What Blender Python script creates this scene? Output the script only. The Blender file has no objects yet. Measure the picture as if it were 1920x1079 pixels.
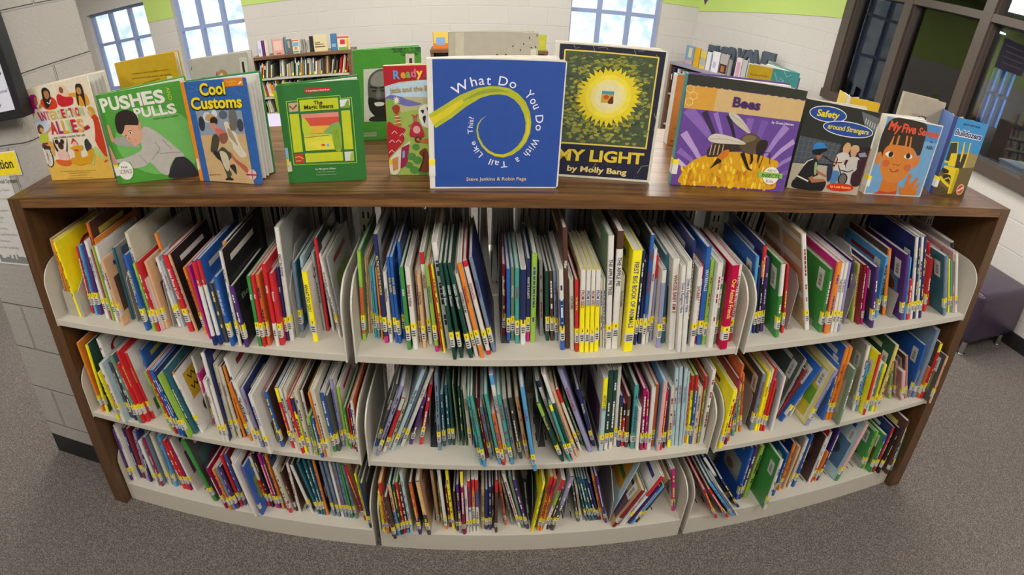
import bpy, bmesh, math, random
from mathutils import Vector, Matrix
random.seed(7)
SC = bpy.context.scene
COL = SC.collection
# ------------------------------------------------------------------ camera (wide panoramic lens, level axis tilted down)
CX, CY, CZ = 0.2884, -1.0016, 1.6805
YAW, PITCH, ROLL = 0.0386, -0.4281, 0.0254
FPX, PPX, PPY = 1045.85, 929.58, 415.57
W0, H0 = 1920.0, 1079.0
_cy, _sy, _cp, _sp, _cr, _sr = math.cos(YAW), math.sin(YAW), math.cos(PITCH), math.sin(PITCH), math.cos(ROLL), math.sin(ROLL)
FWD = Vector((_sy*_cp, _cy*_cp, _sp)); RT0 = Vector((_cy, -_sy, 0)); UP0 = RT0.cross(FWD)
RT = _cr*RT0 + _sr*UP0; UPV = -_sr*RT0 + _cr*UP0
cam_data = bpy.data.cameras.new('camera')
cam = bpy.data.objects.new('camera', cam_data); COL.objects.link(cam)
m = Matrix((RT, UPV, -FWD)).transposed().to_4x4(); m.translation = (CX, CY, CZ); cam.matrix_world = m
cam_data.type = 'PANO'; cam_data.panorama_type = 'EQUIRECTANGULAR'
cam_data.longitude_min = (0-PPX)/FPX; cam_data.longitude_max = (W0-PPX)/FPX
cam_data.latitude_min = (PPY-H0)/FPX; cam_data.latitude_max = PPY/FPX
cam_data.clip_start = 0.02; cam_data.clip_end = 200
SC.camera = cam
# ------------------------------------------------------------------ view, world, lights
SC.view_settings.view_transform = 'Standard'; SC.view_settings.look = 'None'
SC.view_settings.gamma = 1.0; SC.view_settings.use_curve_mapping = False
SC.view_settings.exposure = 0.17
world = bpy.data.worlds.new('daylight'); SC.world = world; world.use_nodes = True
_n = world.node_tree.nodes; _l = world.node_tree.links
_bg = _n['Background']; _bg.inputs[1].default_value = 1.35
_tc = _n.new('ShaderNodeTexCoord'); _nz = _n.new('ShaderNodeTexNoise'); _nz.inputs['Scale'].default_value = 45; _nz.inputs['Detail'].default_value = 8
_rp = _n.new('ShaderNodeValToRGB'); _e = _rp.color_ramp.elements
_e[0].position = .36; _e[0].color = (.55, .70, .72, 1); _e[1].position = .56; _e[1].color = (.93, .97, 1, 1)
_l.new(_tc.outputs['Generated'], _nz.inputs['Vector']); _l.new(_nz.outputs['Fac'], _rp.inputs[0]); _l.new(_rp.outputs[0], _bg.inputs[0])
CEIL = 2.75
def area(name, loc, sx, sy, power, color=(1, .96, .9), rot=(0, 0, 0)):
    ld = bpy.data.lights.new(name, 'AREA'); ld.shape = 'RECTANGLE'; ld.size = sx; ld.size_y = sy; ld.energy = power; ld.color = color
    o = bpy.data.objects.new(name, ld); o.location = loc; o.rotation_euler = rot; COL.objects.link(o); return o
CEIL_LIGHTS = [(-1.6, -1.5), (0.4, -1.5), (2.3, -1.5), (-1.6, 1.0), (0.4, 1.0), (2.3, 1.0), (-2.6, 3.4), (-.4, 3.4), (1.6, 3.4)]
for (x, y) in CEIL_LIGHTS:
    area('ceiling_light_lamp', (x, y, CEIL-.075), .58, 1.16, 31 if y < 0 else 25 if y < 3 else 40)
# daylight entering through the three windows of the far wall
DAY = 30

# ------------------------------------------------------------------ rays through photo pixels
def ray(u, v):
    lo = (u-PPX)/FPX; la = (PPY-v)/FPX
    return math.cos(la)*(math.sin(lo)*RT + math.cos(lo)*FWD) + math.sin(la)*UPV
CAM = Vector((CX, CY, CZ))
def on_z(u, v, z):
    r = ray(u, v); return CAM + r*((z-CZ)/r.z)
def on_y(u, v, y):
    r = ray(u, v); return CAM + r*((y-CY)/r.y)
def on_x(u, v, x):
    r = ray(u, v); return CAM + r*((x-CX)/r.x)
def on_plane(u, v, p, n):
    r = ray(u, v); return CAM + r*((Vector(p)-CAM).dot(n)/r.dot(n))

# ------------------------------------------------------------------ materials
MATS = {}
def mat(name, color=(.5, .5, .5), rough=.5, metal=0.0, spec=.5, bump=0.0, bscale=200, var=0.0, vscale=8):
    if name in MATS: return MATS[name]
    M = bpy.data.materials.new(name); M.use_nodes = True; N = M.node_tree.nodes; L = M.node_tree.links
    b = N['Principled BSDF']; b.inputs['Base Color'].default_value = (*color, 1); b.inputs['Roughness'].default_value = rough
    b.inputs['Metallic'].default_value = metal; b.inputs['Specular IOR Level'].default_value = spec
    tc = N.new('ShaderNodeTexCoord')
    if var:
        nz = N.new('ShaderNodeTexNoise'); nz.inputs['Scale'].default_value = vscale; nz.inputs['Detail'].default_value = 5
        mx = N.new('ShaderNodeMix'); mx.data_type = 'RGBA'
        mx.inputs[6].default_value = (*[c*(1-var) for c in color], 1); mx.inputs[7].default_value = (*[min(1, c*(1+var)) for c in color], 1)
        L.new(tc.outputs['Object'], nz.inputs['Vector']); L.new(nz.outputs['Fac'], mx.inputs[0]); L.new(mx.outputs[2], b.inputs['Base Color'])
    if bump:
        nb = N.new('ShaderNodeTexNoise'); nb.inputs['Scale'].default_value = bscale; nb.inputs['Detail'].default_value = 4
        bp = N.new('ShaderNodeBump'); bp.inputs['Strength'].default_value = bump; bp.inputs['Distance'].default_value = .004
        L.new(tc.outputs['Object'], nb.inputs['Vector']); L.new(nb.outputs['Fac'], bp.inputs['Height']); L.new(bp.outputs[0], b.inputs['Normal'])
    MATS[name] = M; return M
def print_mat(name, rough, coat=0.0):
    M = bpy.data.materials.new(name); M.use_nodes = True; N = M.node_tree.nodes; L = M.node_tree.links
    b = N['Principled BSDF']; b.inputs['Roughness'].default_value = rough; b.inputs['Coat Weight'].default_value = coat; b.inputs['Specular IOR Level'].default_value = .4
    a = N.new('ShaderNodeVertexColor'); a.layer_name = 'ink'
    tc = N.new('ShaderNodeTexCoord'); nz = N.new('ShaderNodeTexNoise'); nz.inputs['Scale'].default_value = 60; nz.inputs['Detail'].default_value = 3
    mr = N.new('ShaderNodeMapRange'); mr.inputs['To Min'].default_value = .86; mr.inputs['To Max'].default_value = 1.1
    mx = N.new('ShaderNodeMix'); mx.data_type = 'RGBA'; mx.blend_type = 'MULTIPLY'; mx.inputs[0].default_value = 1
    L.new(tc.outputs['Object'], nz.inputs['Vector']); L.new(nz.outputs['Fac'], mr.inputs['Value'])
    L.new(a.outputs['Color'], mx.inputs[6]); L.new(mr.outputs['Result'], mx.inputs[7]); L.new(mx.outputs[2], b.inputs['Base Color'])
    return M
M_COVER = print_mat('laminated_printed_cover', .38, .12)
M_PRINT = print_mat('matt_printed_paper', .6)
def wood(name, axis, c0=(.04, .0165, .005), c1=(.21, .094, .028), rough=.36):
    M = bpy.data.materials.new(name); M.use_nodes = True; N = M.node_tree.nodes; L = M.node_tree.links
    b = N['Principled BSDF']; b.inputs['Roughness'].default_value = rough; b.inputs['Specular IOR Level'].default_value = .6
    tc = N.new('ShaderNodeTexCoord'); mp = N.new('ShaderNodeMapping')
    s = [70, 70, 70]; s[axis] = 2.2; mp.inputs['Scale'].default_value = s
    nz = N.new('ShaderNodeTexNoise'); nz.inputs['Scale'].default_value = 1.0; nz.inputs['Detail'].default_value = 6; nz.inputs['Roughness'].default_value = .65
    mp2 = N.new('ShaderNodeMapping'); s2 = [260, 260, 260]; s2[axis] = 14; mp2.inputs['Scale'].default_value = s2
    n2 = N.new('ShaderNodeTexNoise'); n2.inputs['Scale'].default_value = 1.0; n2.inputs['Detail'].default_value = 3
    ad = N.new('ShaderNodeMath'); ad.operation = 'MULTIPLY_ADD'; ad.inputs[1].default_value = .35
    rp = N.new('ShaderNodeValToRGB'); e = rp.color_ramp.elements; e[0].position = .5; e[0].color = (*c0, 1); e[1].position = .86; e[1].color = (*c1, 1)
    L.new(tc.outputs['Object'], mp.inputs[0]); L.new(tc.outputs['Object'], mp2.inputs[0]); L.new(mp.outputs[0], nz.inputs['Vector']); L.new(mp2.outputs[0], n2.inputs['Vector'])
    L.new(n2.outputs['Fac'], ad.inputs[0]); L.new(nz.outputs['Fac'], ad.inputs[2]); L.new(ad.outputs[0], rp.inputs[0]); L.new(rp.outputs[0], b.inputs['Base Color'])
    return M
M_WOODX = wood('walnut_laminate_lengthwise', 0); M_WOODZ = wood('walnut_laminate_upright', 2, (.058, .0255, .0085), (.125, .055, .0165), .36)
M_STEEL = mat('cream_painted_steel', (.52, .485, .41), .42, bump=.12, bscale=900, var=.04)
M_BRACKET = mat('cream_shelf_end_steel', (.56, .525, .44), .42, bump=.12, bscale=900, var=.04)
M_GREYPLATE = mat('grey_bookend_steel', (.34, .32, .285), .45, bump=.15, bscale=700)
M_DARKPLATE = mat('dark_bookend_steel', (.055, .057, .062), .38)
M_SLOT = mat('dark_slot', (.012, .012, .012), .8)
M_PAGE = mat('page_edges', (.56, .54, .49), .8, var=.12, vscale=160)
def block_wall(name, ax, base=(.62, .59, .55), bl=.4064, bh=.2032, mortar=.006, off=(0, 0), mk=.97, relief=.35, grit=.35):
    M = bpy.data.materials.new(name); M.use_nodes = True; N = M.node_tree.nodes; L = M.node_tree.links
    b = N['Principled BSDF']; b.inputs['Roughness'].default_value = .62
    tc = N.new('ShaderNodeTexCoord'); sp = N.new('ShaderNodeSeparateXYZ'); cb = N.new('ShaderNodeCombineXYZ'); mp = N.new('ShaderNodeMapping')
    L.new(tc.outputs['Object'], sp.inputs[0]); L.new(sp.outputs[ax], cb.inputs[0]); L.new(sp.outputs[2], cb.inputs[1]); L.new(cb.outputs[0], mp.inputs[0])
    mp.inputs['Location'].default_value = (off[0], off[1], 0)
    br = N.new('ShaderNodeTexBrick'); br.inputs['Scale'].default_value = 1; br.inputs['Brick Width'].default_value = bl; br.inputs['Row Height'].default_value = bh
    br.inputs['Mortar Size'].default_value = mortar; br.inputs['Mortar Smooth'].default_value = .6
    br.inputs['Color1'].default_value = (*base, 1); br.inputs['Color2'].default_value = (*[c*.97 for c in base], 1); br.inputs['Mortar'].default_value = (*[c*mk for c in base], 1)
    L.new(mp.outputs[0], br.inputs['Vector']); L.new(br.outputs['Color'], b.inputs['Base Color'])
    nz = N.new('ShaderNodeTexNoise'); nz.inputs['Scale'].default_value = 85; nz.inputs['Detail'].default_value = 6; nz.inputs['Roughness'].default_value = .7
    L.new(tc.outputs['Object'], nz.inputs['Vector'])
    b1 = N.new('ShaderNodeBump'); b1.inputs['Strength'].default_value = grit; b1.inputs['Distance'].default_value = .006
    b2 = N.new('ShaderNodeBump'); b2.inputs['Strength'].default_value = relief; b2.inputs['Distance'].default_value = .008; b2.invert = True
    L.new(nz.outputs['Fac'], b1.inputs['Height']); L.new(br.outputs['Fac'], b2.inputs['Height']); L.new(b1.outputs[0], b2.inputs['Normal']); L.new(b2.outputs[0], b.inputs['Normal'])
    return M
M_BLOCKX = block_wall('painted_block_wall_facing_room', 0); M_BLOCKY = block_wall('painted_block_wall_along_room', 1)
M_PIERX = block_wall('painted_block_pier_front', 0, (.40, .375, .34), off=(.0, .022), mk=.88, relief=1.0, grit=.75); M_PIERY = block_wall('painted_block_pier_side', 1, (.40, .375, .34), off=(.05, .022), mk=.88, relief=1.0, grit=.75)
M_LIME = mat('lime_green_paint', (.50, .66, .17), .6, bump=.1, bscale=120)
M_FRAME = mat('bronze_window_frame', (.085, .062, .05), .4)
M_BLUEFRAME = mat('blue_grey_window_frame', (.30, .38, .62), .4)
M_BLACK = mat('black_rubber_base', (.012, .012, .012), .5)
M_CEIL = mat('white_ceiling_tile', (.75, .75, .73), .8, bump=.2, bscale=300)
def carpet():
    M = bpy.data.materials.new('speckled_carpet'); M.use_nodes = True; N = M.node_tree.nodes; L = M.node_tree.links
    b = N['Principled BSDF']; b.inputs['Roughness'].default_value = .95; b.inputs['Specular IOR Level'].default_value = .1
    tc = N.new('ShaderNodeTexCoord')
    nz = N.new('ShaderNodeTexNoise'); nz.inputs['Scale'].default_value = 420; nz.inputs['Detail'].default_value = 2
    vo = N.new('ShaderNodeTexVoronoi'); vo.inputs['Scale'].default_value = 210
    rp = N.new('ShaderNodeValToRGB'); e = rp.color_ramp.elements
    e[0].position = .3; e[0].color = (.018, .015, .0135, 1); e[1].position = .62; e[1].color = (.075, .063, .057, 1)
    x = rp.color_ramp.elements.new(.72); x.color = (.20, .175, .16, 1)
    mx = N.new('ShaderNodeMath'); mx.operation = 'MULTIPLY_ADD'; mx.inputs[1].default_value = .35; 
    L.new(tc.outputs['Object'], nz.inputs['Vector']); L.new(tc.outputs['Object'], vo.inputs['Vector'])
    L.new(vo.outputs['Distance'], mx.inputs[0]); L.new(nz.outputs['Fac'], mx.inputs[2]); L.new(mx.outputs[0], rp.inputs[0]); L.new(rp.outputs[0], b.inputs['Base Color'])
    bp = N.new('ShaderNodeBump'); bp.inputs['Strength'].default_value = .6; bp.inputs['Distance'].default_value = .004
    L.new(nz.outputs['Fac'], bp.inputs['Height']); L.new(bp.outputs[0], b.inputs['Normal'])
    return M
M_CARPET = carpet()
def glass(name, tint=(.9, .95, 1), refl=.12):
    M = bpy.data.materials.new(name); M.use_nodes = True; N = M.node_tree.nodes; L = M.node_tree.links
    N.remove(N['Principled BSDF']); o = N['Material Output']
    t = N.new('ShaderNodeBsdfTransparent'); t.inputs[0].default_value = (*tint, 1); g = N.new('ShaderNodeBsdfGlossy'); g.inputs['Roughness'].default_value = .02
    lw = N.new('ShaderNodeFresnel'); lw.inputs[0].default_value = 1.5; mu = N.new('ShaderNodeMath'); mu.operation = 'MULTIPLY_ADD'; mu.inputs[1].default_value = 1.0; mu.inputs[2].default_value = refl-.04
    mx = N.new('ShaderNodeMixShader'); L.new(lw.outputs[0], mu.inputs[0]); L.new(mu.outputs[0], mx.inputs[0]); L.new(t.outputs[0], mx.inputs[1]); L.new(g.outputs[0], mx.inputs[2]); L.new(mx.outputs[0], o.inputs[0])
    return M
M_GLASS = glass('clear_window_glass', (.95, .97, 1), .06); M_GLASSD = glass('interior_window_glass', (.82, .86, .9), .06)
def emit(name, color, s):
    M = bpy.data.materials.new(name); M.use_nodes = True; b = M.node_tree.nodes['Principled BSDF']
    b.inputs['Base Color'].default_value = (*color, 1); b.inputs['Emission Color'].default_value = (*color, 1); b.inputs['Emission Strength'].default_value = s; return M
M_LAMP = emit('lit_fluorescent_diffuser', (1, .97, .92), 3.0)

# ------------------------------------------------------------------ mesh helpers
class MB:
    """collects verts and coloured faces for one mesh object"""
    def __init__(s): s.v = []; s.f = []; s.c = []; s.m = []
    def face(s, pts, col=(1, 1, 1), mi=0):
        i = len(s.v); s.v += [tuple(p) for p in pts]; s.f.append(tuple(range(i, i+len(pts)))); s.c.append(col); s.m.append(mi)
    def raw(s, vs, fs, col=(1, 1, 1), mi=0, cols=None):
        i = len(s.v); s.v += [tuple(p) for p in vs]
        for k, f in enumerate(fs): s.f.append(tuple(i+a for a in f)); s.c.append(cols[k] if cols else col); s.m.append(mi)
    def box(s, a, b, col=(1, 1, 1), mi=0, M=None):
        x0, y0, z0 = a; x1, y1, z1 = b
        vs = [Vector(p) for p in ((x0, y0, z0), (x1, y0, z0), (x1, y1, z0), (x0, y1, z0), (x0, y0, z1), (x1, y0, z1), (x1, y1, z1), (x0, y1, z1))]
        if M: vs = [M @ p for p in vs]
        s.raw(vs, ((0, 3, 2, 1), (4, 5, 6, 7), (0, 1, 5, 4), (1, 2, 6, 5), (2, 3, 7, 6), (3, 0, 4, 7)), col, mi)
    def prism(s, poly, d, col=(1, 1, 1), mi=0):
        """poly: 3D points of one face, d: extrusion vector"""
        n = len(poly); d = Vector(d); A = [Vector(p) for p in poly]; B = [p+d for p in A]
        s.raw(A+B, [tuple(range(n-1, -1, -1)), tuple(range(n, 2*n))]+[(i, (i+1) % n, n+(i+1) % n, n+i) for i in range(n)], col, mi)
    def tube(s, p0, p1, r, n=12, col=(1, 1, 1), mi=0, r1=None):
        p0 = Vector(p0); p1 = Vector(p1); ax = (p1-p0).normalized(); a = ax.orthogonal().normalized(); b = ax.cross(a); r1 = r if r1 is None else r1
        A = [p0+r*(math.cos(2*math.pi*k/n)*a+math.sin(2*math.pi*k/n)*b) for k in range(n)]; B = [p1+r1*(math.cos(2*math.pi*k/n)*a+math.sin(2*math.pi*k/n)*b) for k in range(n)]
        s.raw(A+B, [tuple(range(n-1, -1, -1)), tuple(range(n, 2*n))]+[(i, (i+1) % n, n+(i+1) % n, n+i) for i in range(n)], col, mi)
    def add(s, o, M=None):
        i = len(s.v); s.v += [tuple(M @ Vector(p)) for p in o.v] if M else o.v
        s.f += [tuple(i+a for a in f) for f in o.f]; s.c += o.c; s.m += o.m
    def build(s, name, mats, parent=None, bevel=0, smooth=False, longer=0):
        me = bpy.data.meshes.new(name); me.from_pydata(s.v, [], s.f)
        for M in (mats if isinstance(mats, (list, tuple)) else [mats]): me.materials.append(M)
        if any(s.m): me.polygons.foreach_set('material_index', s.m)
        at = me.color_attributes.new('ink', 'FLOAT_COLOR', 'CORNER'); buf = []
        for f, c in zip(s.f, s.c): buf += [*c, 1.0]*len(f)
        at.data.foreach_set('color', buf)
        if bevel:
            bm = bmesh.new(); bm.from_mesh(me); bmesh.ops.remove_doubles(bm, verts=bm.verts, dist=1e-6)
            bmesh.ops.bevel(bm, geom=[e for e in bm.edges if len(e.link_faces) == 2 and e.calc_face_angle(0) > .5 and e.calc_length() > longer], offset=bevel, segments=2, affect='EDGES', profile=.7)
            bm.to_mesh(me); bm.free()
        if smooth: me.polygons.foreach_set('use_smooth', [True]*len(me.polygons))
        me.update(); o = bpy.data.objects.new(name, me); COL.objects.link(o)
        if parent: o.parent = parent
        return o
def tag(o, label=None, cat=None, group=None, kind=None):
    if label: o['label'] = label
    if cat: o['category'] = cat
    if group: o['group'] = group
    if kind: o['kind'] = kind
    return o
def empty(name, loc=(0, 0, 0), rz=0, label=None, cat=None, group=None):
    o = bpy.data.objects.new(name, None); COL.objects.link(o); o.location = loc; o.rotation_euler = (0, 0, rz); o.empty_display_size = .05
    return tag(o, label, cat, group)
_TXT = {}
def text_geo(s, bold=0.0, shear=0.0):
    k = (s, bold, shear)
    if k not in _TXT:
        cu = bpy.data.curves.new('lettering', 'FONT'); cu.body = s; cu.size = 1; cu.offset = bold; cu.resolution_u = 3; cu.shear = shear
        ob = bpy.data.objects.new('lettering', cu); COL.objects.link(ob)
        me = bpy.data.meshes.new_from_object(ob)
        vs = [(v.co.x, v.co.y) for v in me.vertices]; fs = [tuple(p.vertices) for p in me.polygons]
        bpy.data.objects.remove(ob); bpy.data.curves.remove(cu); bpy.data.meshes.remove(me)
        xs = [v[0] for v in vs] or [0, 1]; _TXT[k] = (vs, fs, min(xs), max(xs))
    return _TXT[k]
# ------------------------------------------------------------------ dimensions of the bookcase
XL, XR, TP, HT, TS, DEP = -.866, 1.771, .0508, 1.2823, .0301, .56
ZS = (.8869, .5004, .0965); YS = (-.0124, .0015, .0335); XB0, XB1, DW = .0104, .9244, .0089
SECT = ((XL+.004, XB0-DW), (XB0+DW, XB1-DW), (XB1+DW, XR-.004))
LIP = .021
def struct(o): o['kind'] = 'structure'; return o
def boxo(name, a, b, mats, parent=None, bevel=0):
    m = MB(); m.box(a, b); return m.build(name, mats, parent, bevel)
# ------------------------------------------------------------------ room shell
struct(boxo('floor', (-5, -4, -.05), (3.6, 5.4, 0), M_CARPET))
struct(boxo('ceiling', (-5, -4, CEIL), (3.5, 5.4, CEIL+.1), M_CEIL))
YB = 5.2
CORN = Vector((2.667, YB, 0)); RW0 = Vector((3.42, 3.55, 0))
struct(boxo('wall_rear', (-5, -4.15, 0), (3.6, -4, CEIL), M_BLOCKX)); struct(boxo('wall_side', (-5.15, -4, 0), (-5, 5.4, CEIL), M_BLOCKY))
def pxw(u, v): p = on_y(u, v, YB); return p.x, p.z
# far wall pieces between the windows
wins = []
for (u0, v0, u1, v1, ua, ub) in ((190, 22, 282, 110, 170, 282), (332, 0, 462, 120, 332, 462), (1067, 0, 1234, 88, 1067, 1234)):
    x0 = pxw(ua, 60)[0]; x1 = pxw(ub, 60)[0]; wins.append([x0, x1])
wins[0] += [.78, 1.88]; wins[1] += [.78, 2.35]; wins[2] += [.78, 2.35]
xs = [-5.0]; mb = MB()
for w in wins: xs += w[:2]
xs.append(CORN.x)
BZ = 1.60
def farwall(x0, x1, z0, z1, name):
    struct(boxo(name, (x0, YB, z0), (x1, YB+.2, z1), M_BLOCKX))
k = 1
for i in range(0, len(xs), 2):
    farwall(xs[i], xs[i+1], 0, CEIL, 'wall_far' if k == 1 else 'wall_far.%03d' % (k-1)); k += 1
    # painted lime band
    if i: struct(boxo('trim_%d' % (10+i), (xs[i], YB-.006, BZ), (xs[i+1], YB-.001, CEIL), M_LIME))
for w in wins:
    farwall(w[0], w[1], 0, w[2], 'wall_far.%03d' % k); k += 1
    farwall(w[0], w[1], w[3], CEIL, 'wall_far.%03d' % k); k += 1
for n, w in enumerate(wins):
    x0, x1, z0, z1 = w; wd = struct(boxo('window_%d' % (n+1), (x0, YB+.13, z0), (x1, YB+.136, z1), M_GLASS))
    fr = MB(); t = .02 if n == 0 else .023
    for xx in (x0, x0+(x1-x0)/3, x0+(x1-x0)*2/3, x1):
        fr.box((max(x0, xx-t), YB+.09, z0), (min(x1, xx+t), YB+.16, z1))
    zz = [z0+.02, z1-.02] + ([1.43] if n == 0 else [1.42, 2.0])
    for z in zz: fr.box((x0, YB+.092, z-t), (x1, YB+.158, z+t))
    struct(fr.build('window_frame', M_BLUEFRAME, wd))
# right wall: two parts, bronze framed interior window in the nearer one
rw = MB(); d = (CORN-RW0); nrm = Vector((-d.y, d.x, 0)).normalized()*-.15
if nrm.x < 0: nrm = -nrm
rw.prism([RW0, CORN, CORN+Vector((0, 0, CEIL)), RW0+Vector((0, 0, CEIL))], nrm); struct(rw.build('wall_right', M_BLOCKY))
bnd = MB(); off = nrm.normalized()*-.004
bnd.prism([RW0+off+Vector((0, 0, 1.80)), CORN+off+Vector((0, 0, 1.56)), CORN+off+Vector((0, 0, CEIL-.01)), RW0+off+Vector((0, 0, CEIL-.01))], off*.5); struct(bnd.build('trim_20', M_LIME))
WX = 3.42; WZ0, WZ1 = 1.06, 2.06; WYA, WYB = .25, 3.49
struct(boxo('wall_right.001', (WX, -4, 0), (WX+.15, 3.6, WZ0-.05), M_BLOCKY)); struct(boxo('wall_right.002', (WX, -4, WZ0-.05), (WX+.15, WYA, CEIL), M_BLOCKY))
wd = struct(boxo('window_4', (WX+.06, WYA, WZ0), (WX+.066, WYB, CEIL-.1), M_GLASSD))
fr = MB(); FX0, FX1 = WX-.02, WX+.12
for (a, b) in ((WYB-.09, WYB+.03), (2.63, 2.73), (1.78, 1.88), (.95, 1.05), (WYA-.03, WYA+.06)):
    fr.box((FX0, a, WZ0), (FX1, b, CEIL-.05)); fr.box((FX0+.025, a-.018, WZ0), (FX1-.02, b+.018, CEIL-.05))
fr.box((FX0-.02, WYA-.03, WZ0-.055), (FX1, WYB+.03, WZ0+.03)); fr.box((FX0+.003, WYA, WZ1), (FX1-.003, WYB, WZ1+.065)); fr.box((FX0+.003, WYA, CEIL-.09), (FX1-.003, WYB, CEIL-.01))
struct(fr.build('window_frame', M_FRAME, wd))
struct(boxo('baseboard_right', (WX-.012, -4, 0), (WX-.001, 3.55, .11), M_BLACK))
# dim room behind the interior window; lights, windows, signs stand in for reflections
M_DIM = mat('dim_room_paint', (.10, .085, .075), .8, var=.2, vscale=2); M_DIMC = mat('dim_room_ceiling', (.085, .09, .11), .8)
OX = 7.6; OCEIL = 2.36
struct(boxo('floor.001', (WX+.15, -3, -.05), (OX+.2, 6.5, 0), M_CARPET))
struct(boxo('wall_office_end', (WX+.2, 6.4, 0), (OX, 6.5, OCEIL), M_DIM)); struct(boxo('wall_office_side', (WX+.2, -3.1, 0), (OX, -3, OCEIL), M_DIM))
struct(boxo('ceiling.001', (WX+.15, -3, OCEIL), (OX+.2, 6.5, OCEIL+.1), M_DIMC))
ow = []
for (u0, v0, u1, v1) in ((1781, 104, 1806, 216), (1824, 124, 1840, 222), (1857, 140, 1906, 238)):  # window reflections in the glass, built as openings in the room behind it
    a = on_x(u0, v0, OX); b = on_x(u1, v0, OX); c = on_x(u0, v1, OX); ow.append([b.y, a.y, c.z, max(a.z, b.z)])
ow.sort(); ys = [-3.0]
for w in ow: ys += [w[0], w[1]]
ys.append(6.4)
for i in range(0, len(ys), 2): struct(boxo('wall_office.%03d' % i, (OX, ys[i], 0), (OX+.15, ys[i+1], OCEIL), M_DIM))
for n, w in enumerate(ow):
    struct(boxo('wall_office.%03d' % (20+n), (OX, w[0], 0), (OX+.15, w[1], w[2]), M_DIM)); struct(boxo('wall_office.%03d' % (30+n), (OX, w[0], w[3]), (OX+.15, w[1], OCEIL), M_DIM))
    wd = struct(boxo('window_%d' % (5+n), (OX+.08, w[0], w[2]), (OX+.085, w[1], w[3]), glass('reflected_window_glass_%d' % n, (.32, .52, .78), .04)))
    fr = MB(); nm = 3 if w[1]-w[0] > .5 else 2
    for j in range(nm+1):
        y = w[0]+(w[1]-w[0])*j/nm; fr.box((OX+.03, max(w[0], y-.03), w[2]), (OX+.12, min(w[1], y+.03), w[3]))
    zc = w[2]+.56*(w[3]-w[2]); fr.box((OX+.03, w[0], zc-.03), (OX+.12, w[1], zc+.03)); struct(fr.build('window_frame', M_BLUEFRAME, wd))
for n, q in enumerate((((1764, 31), (1808, 31), (1853, 55), (1793, 42)), ((1865, 78), (1925, 88), (1935, 95), (1900, 88)), ((1800, 0), (1880, 0), (1905, 8), (1850, 6)))):  # ceiling light reflections, built as glowing panels behind the glass
    ps = [on_z(u, v, OCEIL-.02) for u, v in q]
    c = sum(ps, Vector())/4
    o = MB(); w_ = .62; l_ = 1.25
    o.box((-w_/2, -l_/2, 0), (w_/2, l_/2, .02)); lo = o.build('ceiling_light', M_LAMP); lo.location = (c.x, c.y, OCEIL-.025)
    tag(lo, ['lit ceiling panel beyond the dark window, above the first mullion', 'lit ceiling panel beyond the dark window, beside the picture edge', 'lit ceiling panel in the high transom pane of the dark window'][n], 'ceiling light')
o = area('office_fill', (4.9, 2.4, OCEIL-.08), .6, 1.2, 9, (.85, .92, 1))  # fill lamp added to light the room behind the glass
# library ceiling fittings
for n, (x, y) in enumerate(CEIL_LIGHTS):
    m = MB(); m.box((-.33, -.63, .0), (.33, .63, .05)); lo = m.build('ceiling_light', M_CEIL); lo.location = (x, y, CEIL-.052)
    m = MB(); m.box((-.29, -.58, -.004), (.29, .58, -.001)); m.build('diffuser', M_LAMP, lo)
    tag(lo, 'recessed ceiling light panel above the book stacks', 'ceiling light', 'library ceiling lights')
# pier at the bookcase end, rounded corner
PX0, PX1, PY0, PY1 = -1.325, -.918, .15, .56
def pier():
    bm = bmesh.new(); r = .03; pts = []
    for (cx, cy, a0) in ((PX0+.004, PY0+.004, 180), (PX1-r, PY0+r, 270), (PX1-.004, PY1-.004, 0), (PX0+.004, PY1-.004, 90)):
        rr = r if a0 == 270 else .004
        for k in range(7): a = math.radians(a0+90*k/6); pts.append((cx+rr*math.cos(a), cy+rr*math.sin(a)))
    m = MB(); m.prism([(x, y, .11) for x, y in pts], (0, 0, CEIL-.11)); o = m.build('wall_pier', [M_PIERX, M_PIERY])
    for p in o.data.polygons:
        if abs(p.normal.x) > .72: p.material_index = 1
    struct(o)
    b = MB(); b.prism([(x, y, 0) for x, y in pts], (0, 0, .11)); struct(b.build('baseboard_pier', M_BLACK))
pier()
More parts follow.
